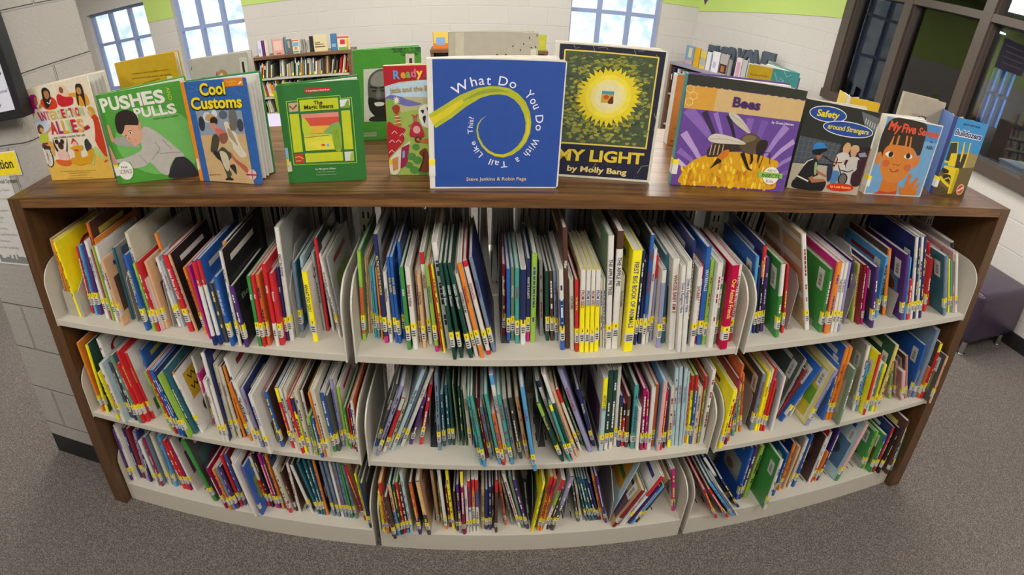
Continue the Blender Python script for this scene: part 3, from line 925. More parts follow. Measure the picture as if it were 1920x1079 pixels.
def title_mb(b, rnd):
    m = MB(); t, L = b['t'], b['L']; z1 = L*.9; z0 = L*.26; col = contrast(K[b['col']], rnd)
    segs = [q for q in b['seg'].split(',') if q and not q.split(':')[1].startswith('-')]
    if b['title']:
        if segs and K[b['col']] and segs[0][0] == 'W' and float(segs[0].split(':')[1]) < .7: z0 = L*.2
        vs, fs, x0, x1 = text_geo(b['title'], .012); hgt = min(t*.62, .011); sx = min((z1-z0)/(x1-x0), hgt*1.25); ln = sx*(x1-x0); zs = z1-(z1-z0-ln)*.25
        m.raw([((y-.36)*hgt*1.35, -.0009, zs-(x-x0)*sx) for x, y in vs], fs, col)
    else:
        z = z1-rnd.uniform(0, .02); w = min(t*.2, .0034)*rnd.uniform(.6, 1.1); zs = [z]; cs = []
        def under(zz):
            c = b['col']
            for q in b['seg'].split(','):
                if q and not q.split(':')[1].startswith('-') and zz/L > float(q.split(':')[1]): c = q.split(':')[0]
            return K[c]
        while z > z0+.01:
            l = rnd.uniform(.004, .014); ok = rnd.random() < .82
            zs.append(z-l); cs.append(col if ok else under(z-l/2)); g = .0022+(rnd.random() < .12)*.025; z -= l+g; zs.append(z); cs.append(under(z+g/2))
        m.raw([(x, -.0008, q) for q in zs for x in (-w, w)], [(2*k+2, 2*k+3, 2*k+1, 2*k) for k in range(len(cs))], cols=cs)
    return m
def book_matrix(b):
    return Matrix.Translation((b['x'], b['y'], ZS[b['r']]+b['t']*.5*math.sin(abs(b['th']))+.0004)) @ Matrix.Rotation(b['th'], 4, 'Y')
rank = sorted(recs, key=lambda b: -b['area'])
N_IND = 262
for i, b in enumerate(rank): b['ind'] = i < N_IND
ORD = 'first second third fourth fifth sixth seventh eighth ninth tenth eleventh twelfth thirteenth fourteenth fifteenth sixteenth seventeenth eighteenth nineteenth twentieth'.split()
TENS = {2: 'twenty', 3: 'thirty', 4: 'forty', 5: 'fifty', 6: 'sixty', 7: 'seventy', 8: 'eighty'}
def ordinal(n):
    if n <= 20: return ORD[n-1]
    t, u = divmod(n, 10)
    return (TENS[t][:-1]+'ieth') if u == 0 else TENS[t]+'-'+ORD[u-1]

# ---- printed pictures on the boards that face the camera
def hx(s, k=.92):
    v = [int(s[i:i+2], 16)/255 for i in (0, 2, 4)]
    return tuple(k*(c/12.92 if c <= .04045 else ((c+.055)/1.055)**2.4) for c in v)
def ring(cx, cy, rx, ry, n=14): return [(cx+rx*math.cos(2*math.pi*k/n), cy+ry*math.sin(2*math.pi*k/n)) for k in range(n)]
def rect(a, b, c, d): return [(a, b), (c, b), (c, d), (a, d)]
CUSTOM = {
 ('A1', 2): [('p', 'a02030', ring(.62, .74, .22, .13)), ('p', 'd8c23a', ring(.62, .74, .15, .09)), ('p', '6a1f30', rect(.38, .12, .9, .6)), ('p', 'a85a4a', ring(.5, .45, .09, .06)), ('p', '7a8aa0', ring(.75, .48, .09, .07)), ('p', 'b06a3a', ring(.6, .28, .1, .07))],
 ('A1', 20): [('t', '4a3e30', 'ALPHABET', .08, .62, .95, .08), ('p', '3a342c', rect(.2, .12, .95, .5)), ('p', '8a7a64', ring(.5, .3, .16, .12))],
 ('A1', 13): [('p', 'b9b4a4', ring(.5, .42, .34, .26)), ('p', '3a3c40', ring(.55, .62, .13, .1)), ('p', '5a6a7c', rect(.1, .74, .95, .95))],
 ('A1', 11): [('p', 'c87a2c', rect(.2, .5, .95, .62)), ('p', '6a3a24', rect(.15, .7, .9, .95))],
 ('A1', 9): [('p', 'd8742c', ring(.55, .42, .3, .16)), ('p', 'c83a2c', ring(.5, .42, .16, .09))],
 ('A1', 25): [('p', '3a4048', ring(.5, .55, .34, .22)), ('p', '6a5a52', ring(.6, .5, .16, .1))],
 ('A2', 7): [('p', '4a3a30', rect(.08, .3, .92, .92)), ('p', '8a5a44', ring(.5, .5, .22, .2)), ('p', '5a5450', rect(.55, .6, .92, .9)), ('p', 'b8a898', ring(.45, .75, .08, .12))],
 ('A2', 8): [('p', '3a3436', rect(.08, .08, .92, .5)), ('t', '9a9a90', 'Bending', .12, .7, .8, .09), ('p', '5a3a3c', ring(.5, .3, .2, .13))],
 ('A2', 15): [('p', '7a7a76', ring(.6, .62, .34, .3)), ('p', '9a9a92', ring(.4, .4, .2, .2)), ('p', '5a5c5a', ring(.55, .6, .12, .12))],
 ('A2', 18): [('p', '8a7048', ring(.55, .4, .26, .2)), ('t', '5a4a34', 'WHAT', .15, .75, .85, .09)],
 ('A6', 6): [('p', 'd8d2c4', rect(.0, .66, 1, .74)), ('p', 'd8d2c4', rect(.0, .34, 1, .41)), ('p', 'd8d2c4', rect(.42, 0, .52, 1)), ('p', 'd8d2c4', rect(.0, .9, 1, .95))],
 ('D1', 2): [('p', '8a3a34', ring(.6, .8, .05, .03)), ('p', '8a3a34', ring(.4, .7, .04, .03)), ('p', '2a4a3c', rect(.08, .04, .3, .97))],
 ('D1', 4): [('t', 'a81f2c', 'CL', .12, .74, .8, .16), ('p', '4a3a6a', rect(.6, .6, .98, .74))],
 ('D1', 12): [('p', '5a6a8c', ring(.4, .7, .2, .14)), ('p', '7a4a3c', ring(.55, .4, .18, .14)), ('p', '4a6a4a', rect(.1, .06, .9, .24))],
 ('D1', 23): [('p', 'c8a020', rect(.12, .5, .85, .92)), ('t', '2a241c', 'What', .2, .76, .78, .1), ('t', '2a241c', "What's", .18, .6, .82, .1), ('p', '4a4640', ring(.5, .28, .26, .14))],
 ('D2', 6): [('p', '6a6a2c', rect(.2, .06, .9, .36)), ('p', '5a4030', ring(.4, .6, .12, .1))], ('D2', 8): [('p', '7a5a4a', ring(.5, .5, .3, .24)), ('p', '2a1c18', rect(.1, .06, .9, .24))],
 ('D5', 17): [('p', 'ddd3a6', rect(.06, .04, .95, .96)), ('p', 'c8b23a', rect(.1, .08, .9, .92)), ('p', '6a9a2c', rect(.1, .3, .9, .56)), ('p', '2c3a2a', ring(.5, .55, .16, .1)), ('p', 'ddd8c8', rect(.3, .08, .7, .26))],
 ('D5', 9): [('p', 'b8b4aa', rect(.1, .1, .9, .9)), ('p', '6a6660', rect(.2, .55, .85, .8))], ('D6', 2): [('p', '5aa0c8', ring(.5, .7, .26, .16)), ('p', '6a8a2c', rect(.1, .06, .9, .2))],
 ('D6', 14): [('p', '8a5a8c', ring(.5, .25, .22, .12)), ('p', '2c6a4a', rect(.05, .02, .95, .12)), ('p', 'c8d8e4', ring(.6, .7, .06, .05))],
 ('E5', 10): [('p', 'c8742c', ring(.45, .5, .12, .14)), ('p', '26241c', ring(.35, .45, .1, .05)), ('p', '26241c', ring(.5, .38, .08, .06)), ('p', '3a8a3c', rect(.1, .06, .9, .2))],
 ('E6', 6): [('p', '5a9a3c', rect(.0, .0, 1, .2)), ('p', '2c6a3c', rect(.0, .0, .25, .34)), ('p', '3a3a3a', ring(.6, .26, .16, .06)), ('p', 'dcdcd8', ring(.6, .28, .1, .04)), ('p', 'c8d4e0', ring(.5, .75, .3, .16))],
 ('E6', 1): [('p', '8a5a3c', ring(.5, .6, .26, .24)), ('p', 'b07a54', ring(.45, .68, .12, .1)), ('p', '2c1c14', ring(.6, .4, .16, .12))],
 ('E4', 17): [('p', 'c8902c', rect(.25, .45, .9, .9)), ('p', 'c8c2b4', rect(.4, .3, .75, .44)), ('p', '3a6a3c', rect(.3, .6, .85, .68))],
 ('E4', 16): [('p', '2c3438', rect(.1, .6, .5, .64)), ('p', '2c3438', rect(.2, .68, .6, .72)), ('p', '2c3438', rect(.15, .76, .7, .8)), ('p', 'b83a2c', ring(.4, .4, .12, .06)), ('p', 'b83a2c', ring(.65, .3, .1, .06)), ('p', '3a5a8c', ring(.7, .86, .16, .06))],
 ('E4', 19): [('p', 'a81f2c', ring(.5, .66, .3, .2)), ('t', 'e4d8d0', 'BABY', .3, .66, .7, .07), ('t', 'e4d8d0', 'ON BOARD', .25, .56, .75, .05)],
}
PICS = ('8a5a3c', '5a7a9a', '7a8a4a', 'b08a4a', '6a4a5c', '4a6a6c', 'a86a5a', '9a9a8c', '3a4a5c', 'c0a878', '5a4034', '788c9a')
def side_picture(b, t, L, d, side, rnd):
    m = MB(); k = 0; e = t*.5+.0003; y0, y1 = .008, d-.004
    def put(P, col):
        nonlocal k
        k += 1; x = (e+k*.00005)*side; V = [(x, y0+(y1-y0)*(u if side > 0 else 1-u), L*v) for u, v in P]; m.face(V if side > 0 else V[::-1], col)
    spec = CUSTOM.get(b['key'])
    if spec:
        for q in spec:
            if q[0] == 'p': put(q[2], hx(q[1]))
            else:
                vs, fs, x0, x1 = text_geo(q[2], .01); k += 1; x = (e+k*.00005)*side
                m.raw([(x, y0+(y1-y0)*((q[3]+(q[5]-q[3])*(a-x0)/(x1-x0)) if side > 0 else 1-(q[3]+(q[5]-q[3])*(a-x0)/(x1-x0))), L*(q[4]+q[6]*h/.73)) for a, h in vs], fs, hx(q[1]))
        return m
    if rnd.random() > .8: return None
    c1 = hx(rnd.choice(PICS)); c2 = hx(rnd.choice(PICS)); base = K[b['cov']]; lum = sum(base)/3
    if lum < .06: c1 = dim(c1, .45); c2 = dim(c2, .5)
    a, bb = rnd.uniform(.06, .2), rnd.uniform(.06, .3); put(rect(a, bb, 1-a*.6, rnd.uniform(.58, .78)), c1)
    for _ in range(rnd.randint(1, 3)): put(ring(rnd.uniform(.35, .65), bb+rnd.uniform(.12, .3), rnd.uniform(.1, .24), rnd.uniform(.07, .16)), c2 if _ % 2 == 0 else hx(rnd.choice(PICS)))
    put(rect(.15, .84, rnd.uniform(.6, .9), .9), dim(contrast(base, rnd), .8))
    return m
STUFF = MB()
def make_book(b, k):
    rnd = random.Random(1000+k); t, L = b['t'], b['L']; d = min(.155+L*.22+rnd.uniform(-.015, .015), .252-b['y'])
    m, bt = cover_mb(t, L, d, b['col'], b['cov'], b['seg']); M = book_matrix(b)
    pg = pages_mb(t, L, d, bt)
    lb = label_mb(t, L, b['st'], rnd) if b['st'] != '-' else None
    ti = title_mb(b, rnd) if (b['title'] or (t > .0045 and rnd.random() < .75)) else None
    bc = None
    if (b['s'] == 2 or (b['s'] == 1 and b['th'] > .1)) and L > .16 and t > .005 and rnd.random() < .7:   # bar code sticker on the back board
        bc = MB(); e = -t/2-.0005; y0, z0 = .022, L*.62
        bc.box((e, y0, z0), (e+.0006, y0+.028, z0+.062), (.62, .6, .54))
        for q in range(9):
            z = z0+.012+q*.0042; bc.box((e-.0002, y0+.008, z), (e, y0+.02, z+(.0014 if q % 3 else .0026)), (.04, .04, .04))
    sp_ = side_picture(b, t, L, d, 1 if b['x'] < .29 else -1, rnd) if (t > .004 and L > .17) else None
    if not b['ind']:
        for part in (m, lb, ti, bc, sp_):
            if part: STUFF.add(part, M)
        pm = MB(); pm.add(pg); pm.c = [(.56, .54, .49)]*len(pm.f); STUFF.add(pm, M); return
    o = m.build('picture_book', M_COVER); o.matrix_world = M; b['o'] = o
    pg.build('page_block', M_PAGE, o)
    if lb: lb.build('spine_label', M_PRINT, o)
    if ti: ti.build('spine_title' if b['title'] else 'spine_print', M_PRINT, o)
    if sp_: sp_.build('cover_picture', M_COVER, o)
    if bc: bc.v = [(x-.0008, y, z) for x, y, z in bc.v]; bc.build('barcode_label', M_PRINT, o)
    s = b['s']; n = b['n']-b['i'] if s == 2 else b['i']+1
    anchor = ('the poster-side end panel', 'the poster-side divider', 'the bench-side end panel')[s]
    bay = ('', ' centre', '')[s]
    adj = ('slim ' if t < .0062 else 'thick ' if t > .016 else '') + ('tall ' if L > .29 else 'short ' if L < .19 else '')
    lean = ' slumped over,' if b['pl'] > .7 else ','
    o['label'] = '%s%s book%s %s from %s on the %s%s shelf' % (adj, CN[b['col']], lean, ordinal(n), anchor, SHN[b['r']], bay)
    o['category'] = 'book'; o['group'] = 'picture books on the %s shelf' % SHN[b['r']]
for k, b in enumerate(recs): make_book(b, k)
# books standing on the far side of the same bookcase, fore-edges towards us
rnd = random.Random(5)
for r in (0, 1, 2):
    for s in range(3):
        x = SECT[s][0]+.03
        while x < SECT[s][1]-.03:
            t = rnd.uniform(.005, .011); L = rnd.uniform(.22, .33) if r == 0 else rnd.uniform(.2, .3); th = rnd.uniform(-.04, .04)+(.12 if s == 2 else -.02)
            if rnd.random() < .9:
                col = rnd.choice('WWWAwkKKbNgtBre'); m, bt = cover_mb(t, L, .2, col, col, ''); pg = pages_mb(t, L, .2, bt); pg.c = [(.5, .49, .46)]*len(pg.f); m.add(pg)
                STUFF.add(m, Matrix.Translation((x, .525, ZS[r]+.002)) @ Matrix.Rotation(th, 4, 'Y') @ Matrix.Rotation(math.pi, 4, 'Z'))
            x += t+rnd.uniform(.0008, .004)
# ------------------------------------------------------------------ picture books stood open on the walnut top
ART = {'a1': (60, 130, 5.019), 'a2': (190, 145, 5.261), 'a3': (345, 135, 5.019), 'a4': (520, 140, 5.135), 'a5': (650, 80, 4.15), 'a6': (795, 95, 4.07), 'a7': (1020, 70, 3.854),
       'b1': (1240, 120, 4.314), 'b2': (1475, 160, 5.016), 'b3': (1610, 170, 5.1375), 'c1': (0, 0, 2.698), 'c5': (180, 0, 6.4), 'c7': (1240, 60, 5.994), 'c8': (780, 30, 6.4), 'px': (0, 0, 1)}
def apx(c, p): o = ART[c]; return (o[0]+p[0]/o[2], o[1]+p[1]/o[2])
def quad_map(q):
    """q = TL, TR, BR, BL in picture units; returns function -> (s 0..1 from left, t 0..1 from bottom)"""
    (x0, y0), (x1, y1), (x2, y2), (x3, y3) = q[3], q[2], q[1], q[0]
    dx1, dx2, dx3 = x1-x2, x3-x2, x0-x1+x2-x3; dy1, dy2, dy3 = y1-y2, y3-y2, y0-y1+y2-y3
    den = dx1*dy2-dx2*dy1; g = (dx3*dy2-dx2*dy3)/den; h = (dx1*dy3-dx3*dy1)/den
    A = Matrix(((x1-x0+g*x1, x3-x0+h*x3, x0), (y1-y0+g*y1, y3-y0+h*y3, y0), (g, h, 1))).inverted()
    def f(p):
        v = A @ Vector((p[0], p[1], 1)); return v.x/v.z, v.y/v.z
    return f
def ell(cx, cy, rx, ry, rot=0, n=28, a0=0, a1=360):
    c, s = math.cos(math.radians(rot)), math.sin(math.radians(rot)); P = []
    for k in range(n+(a1-a0 < 360)):
        a = math.radians(a0+(a1-a0)*k/n); x, y = rx*math.cos(a), ry*math.sin(a); P.append((cx+x*c-y*s, cy+x*s+y*c))
    return P
def smooth(P, n=4):
    """closed Catmull-Rom through the points"""
    O = []; N = len(P)
    for i in range(N):
        p0, p1, p2, p3 = P[i-1], P[i], P[(i+1) % N], P[(i+2) % N]
        for k in range(n):
            t = k/n; O.append(tuple(.5*((2*p1[j])+(-p0[j]+p2[j])*t+(2*p0[j]-5*p1[j]+4*p2[j]-p3[j])*t*t+(-p0[j]+3*p1[j]-3*p2[j]+p3[j])*t**3) for j in (0, 1)))
    return O
def band(P, W):
    L = []; R = []
    for i, p in enumerate(P):
        a = P[max(i-1, 0)]; b = P[min(i+1, len(P)-1)]; d = Vector((b[0]-a[0], b[1]-a[1])).normalized(); w = (W[i] if isinstance(W, (list, tuple)) else W)/2
        L.append((p[0]-d.y*w, p[1]+d.x*w)); R.append((p[0]+d.y*w, p[1]-d.x*w))
    return [(L[i], L[i+1], R[i+1], R[i]) for i in range(len(P)-1)]
from mathutils.geometry import tessellate_polygon
class Art:
    """printed artwork in picture units laid onto a w x h board whose face is local y = 0"""
    def __init__(s, frame, quad, w, h): s.f = quad_map(quad); s.w = w; s.h = h; s.k = 0; s.pic = MB(); s.txt = {}
    def pt(s, p):
        a, b = s.f(p); return (min(max(a, .0), 1.0)*s.w, -.0004-s.k*.00003, min(max(b, .0), 1.0)*s.h)
    def p(s, col, P, sm=False):
        if isinstance(col, str): col = hx(col)
        if sm: P = smooth(P)
        s.k += 1; V = [s.pt(q) for q in P]
        if len(V) <= 4: s.pic.face(V, col)
        else:
            T = tessellate_polygon([[Vector((v[0], v[2], 0)) for v in V]]); s.pic.raw(V, T, col)
    def e(s, col, cx, cy, rx, ry, rot=0): s.p(col, ell(cx, cy, rx, ry, rot))
    def b(s, col, P, W):
        if isinstance(col, str): col = hx(col)
        s.k += 1
        for q in band(P, W): s.pic.face([s.pt(v) for v in q], col)
    def t(s, col, text, p0, p1, hgt, bold=.01, part='title_lettering', up=1):
        if isinstance(col, str): col = hx(col)
        s.k += 1; vs, fs, x0, x1 = text_geo(text, bold); d = Vector((p1[0]-p0[0], p1[1]-p0[1])); n = Vector((d.y, -d.x)).normalized()*hgt
        V = []
        for x, y in vs:
            a = (x-x0)/(x1-x0); V.append(s.pt((p0[0]+d.x*a+n.x*y/.73, p0[1]+d.y*a+n.y*y/.73)))
        s.txt.setdefault(part, MB()).raw(V, fs, col)
    def done(s, board):
        if s.pic.f: s.pic.build('cover_picture', M_COVER, board)
        for k, m in s.txt.items(): m.build(k, M_COVER, board)
def rounded_board(w, h, t, r, n=5):
    P = []
    for cx, cz, a0 in ((w-r, r, -90), (w-r, h-r, 0), (r*.4, h-r*.4, 90), (r*.4, r*.4, 180)):
        rr = r if cx > w/2 else r*.4
        for k in range(n+1): a = math.radians(a0+90*k/n); P.append((cx+rr*math.cos(a), 0, cz+rr*math.sin(a)))
    return P
def display(label, P0, P1, h, art=None, col='W', back=None, thick=.014, opening=18, spine=None, r=.003, spine_sticker=None, mirror=False, name='picture_book', side='left'):
    """book stood upright and slightly open; front board from P0 (spine side) to P1 in the room, back board swung behind it"""
    c = lambda k: k if isinstance(k, tuple) else (hx(k) if len(k) == 6 else K[k])
    P0 = Vector((P0.x, P0.y, 0)); P1 = Vector((P1.x, P1.y, 0)); u = P1-P0; w = u.length
    root = empty(name, (P0.x, P0.y, HT+.0005), math.atan2(u.y, u.x), label, 'book', 'picture books stood on the walnut top')
    bt = .0028; m = MB(); m.prism(rounded_board(w, h, bt, r), (0, bt, 0), c(col)); fb = m.build('front_cover', M_COVER, root)
    half = thick/2; a = math.radians(opening); bk = c(back or col); sx = 0.0
    if side == 'right': sx = w
    def swung(mm):
        T = Matrix.Translation((sx, thick, 0)) @ Matrix.Rotation(a if side == 'left' else -a, 4, 'Z')
        return T
    lo = .004
    x0, x1 = (.003, w-.004)
    m = MB(); m.box((x0, bt+.0001, lo), (x1, half+.001, h-lo)); m.build('page_block', M_PAGE, root)
    m = MB()
    if side == 'left': m.box((.003, -half-.001, lo), (w-.004, -.0001, h-lo), M=swung(0) @ Matrix.Translation((0, -bt*.2, 0)))
    else: m.box((-w+.004, -half-.001, lo), (-.003, -.0001, h-lo), M=swung(0) @ Matrix.Translation((0, -bt*.2, 0)))
    m.build('page_block', M_PAGE, root)
    if opening > 12:      # a few loose leaves fanned between the halves
        m = MB()
        for q in (.3, .55, .78):
            T = Matrix.Translation((sx, half+(thick-half)*q, 0)) @ Matrix.Rotation((a if side == 'left' else -a)*q, 4, 'Z')
            if side == 'left': m.box((.003, 0, lo), (w-.006, .0006, h-lo-.001), M=T)
            else: m.box((-w+.006, 0, lo), (-.003, .0006, h-lo-.001), M=T)
        m.build('leaf', M_PAGE, root)
    m = MB(); pr = rounded_board(w, h, bt, r)
    if side == 'right': pr = [(-x, y, z) for x, y, z in pr][::-1]
    m.prism(pr, (0, bt, 0), bk); m.v = [tuple(swung(0) @ Vector(v)) for v in m.v]; bb = m.build('back_cover', M_COVER, root)
    m = MB(); sc = c(spine or col); e = .0012
    if side == 'left': m.box((-e, .0002, .0), (.0022, thick+bt*.8, h), sc)
    else: m.box((w-.0022, .0002, .0), (w+e, thick+bt*.8, h), sc)
    sp = m.build('spine', M_COVER, root, .0006)
    if spine_sticker:
        m = MB(); xs_ = -e-.0005 if side == 'left' else w+e
        m.box((xs_, -.0006, h*.1), (xs_+.012, -.0001, h*.19), (.7, .68, .62)); m.box((xs_, 0, h*.1), (xs_+.0005, thick, h*.19), (.7, .68, .62))
        m.box((xs_, -.0007, h*.19), (xs_+.012, -.0001, h*.235), spine_sticker if isinstance(spine_sticker, tuple) else (.85, .68, .03)); m.box((xs_, 0, h*.19), (xs_+.0005, thick, h*.235), (.85, .68, .03))
        m.build('spine_label', M_PRINT, root)
    if art:
        frame, quad, fn = art; A = Art(frame, quad, w, h); A.c = lambda *p: p; fn(A); A.done(fb)
    return root
def base_pts(frame, BL, BR): a = on_z(*apx(frame, BL), HT); b = on_z(*apx(frame, BR), HT); return a, b
def height_of(frame, TL, TR, a, b):
    n = Vector((b-a).cross(Vector((0, 0, 1)))).normalized(); return (on_plane(*apx(frame, TL), a, n).z+on_plane(*apx(frame, TR), a, n).z)/2-HT
def show(label, frame, TL, TR, BR, BL, fn, **kw):
    a, b = base_pts(frame, BL, BR); h = height_of(frame, TL, TR, a, b)
    n = (b-a).cross(Vector((0, 0, 1))).normalized(); tl = on_plane(*apx(frame, TL), a, n); tr = on_plane(*apx(frame, TR), a, n); d = (b-a).normalized()
    s0 = (tl-a).dot(d); s1 = (tr-b).dot(d); sh = (s0+s1)/4; a2 = a+d*(s0*.5); b2 = b+d*(s1*.5)
    return display(label, a2, b2, h, (frame, (TL, TR, BR, BL), fn), **kw)
SK = 'c98a5e'
def person_bits(A, hair, skin, x, y, r, hairpoly=None):
    A.e(skin, x, y, r*.8, r)
def art_allies(A):
    A.p('e2b64f', [(80, 860), (690, 790), (697, 1028), (100, 1052)])
    A.p('c9d6e6', ell(110, 510, 75, 70))
    # top row of children
    A.p('a3196e', [(60, 225), (100, 213), (122, 240), (112, 270), (92, 300), (108, 350), (80, 350), (72, 388), (46, 372), (48, 280)], 1); A.p('b9713f', [(100, 238), (118, 245), (118, 300), (98, 320), (88, 290)], 1)
    A.p('c98058', [(120, 335), (160, 270), (175, 300), (140, 345)], 1); A.p('d63a1c', [(150, 270), (250, 240), (290, 285), (280, 345), (180, 355)], 1); A.p('2b2622', [(180, 170), (215, 152), (246, 180), (248, 235), (240, 300), (200, 345), (180, 330), (172, 240)], 1)
    A.p('b57a4c', [(195, 190), (230, 185), (238, 230), (215, 262), (195, 240)], 1); A.b('f2efe8', [(205, 290), (225, 305), (243, 265)], 10)
    A.p('eac9ac', [(310, 210), (340, 140), (380, 140), (420, 200), (440, 260), (320, 250)], 1); A.p('c8202c', [(302, 235), (330, 215), (370, 240), (440, 245), (440, 300), (400, 325), (330, 335), (300, 300)], 1); A.e('8a5432', 354, 180, 19, 30)
    A.p('e39a2c', [(415, 215), (480, 205), (560, 215), (585, 280), (570, 320), (480, 322), (470, 250), (420, 242)], 1); A.p('2c2622', [(485, 150), (515, 122), (545, 145), (552, 250), (545, 345), (525, 250), (500, 240), (490, 320), (478, 300)], 1); A.e('c78a50', 510, 190, 22, 34)
    # side figures
    A.p('6b4326', [(66, 520), (95, 495), (122, 520), (118, 545), (90, 590), (66, 575)], 1); A.e('d39a62', 102, 550, 18, 24); A.p('b9c43a', [(72, 600), (140, 580), (140, 660), (75, 680)], 1); A.b('d39a62', [(130, 590), (190, 535), (190, 520)], 18); A.p('dca24a', [(110, 672), (180, 668), (178, 790), (160, 800), (150, 720), (100, 700)], 1)
    A.e('4a4644', 108, 805, 48, 115, -6); A.e('efe3cf', 106, 805, 38, 103, -6)
    for k in range(7): a = math.radians(k*180/7); A.b('4a4644', [(106-38*math.cos(a), 805-100*math.sin(a)), (106+38*math.cos(a), 805+100*math.sin(a))], 3)
    A.p('3a3432', [(60, 690), (150, 710), (150, 740), (85, 740)]); A.p('8f1f38', [(80, 676), (133, 672), (133, 690), (80, 694)])
    A.p('dba02c', [(560, 345), (600, 340), (618, 380), (608, 430), (575, 430)], 1); A.e('e2b78c', 572, 395, 18, 26); A.p('cf3f1c', [(575, 445), (640, 440), (665, 780), (640, 800), (590, 700), (575, 600)], 1); A.p('f0dcc0', [(520, 470), (590, 450), (585, 620), (560, 650), (570, 520)], 1); A.p('b6cf78', [(570, 710), (640, 830), (620, 840), (560, 790), (530, 890), (500, 880), (540, 780)], 1); A.b('c32a28', [(630, 868), (662, 845)], 9)
    A.b('a02040', [(500, 545), (545, 520)], 32)
    # seated row
    A.e('2c2224', 218, 665, 17, 24); A.e('2c2224', 270, 663, 17, 24); A.p('2c2224', [(186, 630), (200, 700), (230, 780), (215, 782), (190, 720)], 1); A.p('2c2224', [(320, 630), (300, 720), (280, 790), (295, 780), (312, 710)], 1); A.e('4a2c1e', 250, 705, 24, 36); A.p('e6bfae', [(215, 755), (295, 760), (300, 840), (215, 840)], 1); A.p('d9622c', [(185, 840), (300, 850), (345, 820), (310, 890), (240, 905), (190, 880)], 1)
    A.p('c53a48', [(360, 660), (375, 632), (400, 660), (410, 690), (355, 690)], 1); A.e('e9bd98', 384, 700, 24, 36); A.p('d99c1c', [(335, 725), (440, 700), (450, 740), (420, 760), (430, 830), (490, 800), (480, 870), (400, 900), (330, 880), (325, 840), (360, 820), (365, 760)], 1); A.p('c8303c', [(370, 742), (410, 742), (408, 758), (374, 758)])
    A.p('3a3a3c', [(480, 660), (505, 638), (520, 670), (536, 700), (525, 750), (490, 762), (474, 720)], 1); A.p('d9a01c', [(490, 765), (545, 730), (545, 790), (510, 880), (470, 870), (490, 800)], 1)
    cols = ['c01e5a', 'b3186a', 'd87c86', 'd9bc62', 'e7c46a', 'c2d38e', 'cf2438', 'b8d08c', 'b5186a', 'd9bc62', 'cf2b3c', 'b7cd84']
    x = 120
    for ch, col in zip('INTERSECTION', cols):
        w = 18 if ch == 'I' else 37; y0 = 460-(x-120)*.115; A.t(col, ch, (x, y0), (x+w-5, y0-4), 84, .03); x += w
    for ch, col, a, b in zip('ALLIES', ['d0262f', 'a5187c', 'e0a83c', 'b7d38a', 'c5203a', 'e9a75a'], (190, 258, 306, 358, 392, 445), (250, 302, 352, 384, 440, 502)):
        A.t(col, ch, (a, 590-(a-190)*.09), (b, 586-(a-190)*.09), 120, .03)
    A.t('3a3430', 'we make room for all', (200, 635), (492, 610), 22, .012)
    for t, y, a, b in (('By Chelsea Johnson, LaToya Council, and Carolyn Choi', 962, 205, 538), ('Illustrations by Ashley Seil Smith', 982, 275, 470), ('Foreword by Kimberle Crenshaw', 1006, 290, 455), ('a note from the authors to the reader', 1032, 258, 497)): A.t('6a4c1c', t, (a, y), (b, y-10), 11, 0, 'author_line')
show('cream picture book with colourful children around its title, stood nearest the block pier', 'a1', (28, 165), (605, 62), (697, 1028), (100, 1052), art_allies, col='e9dcc2', opening=20, thick=.012, spine='e6c88a')
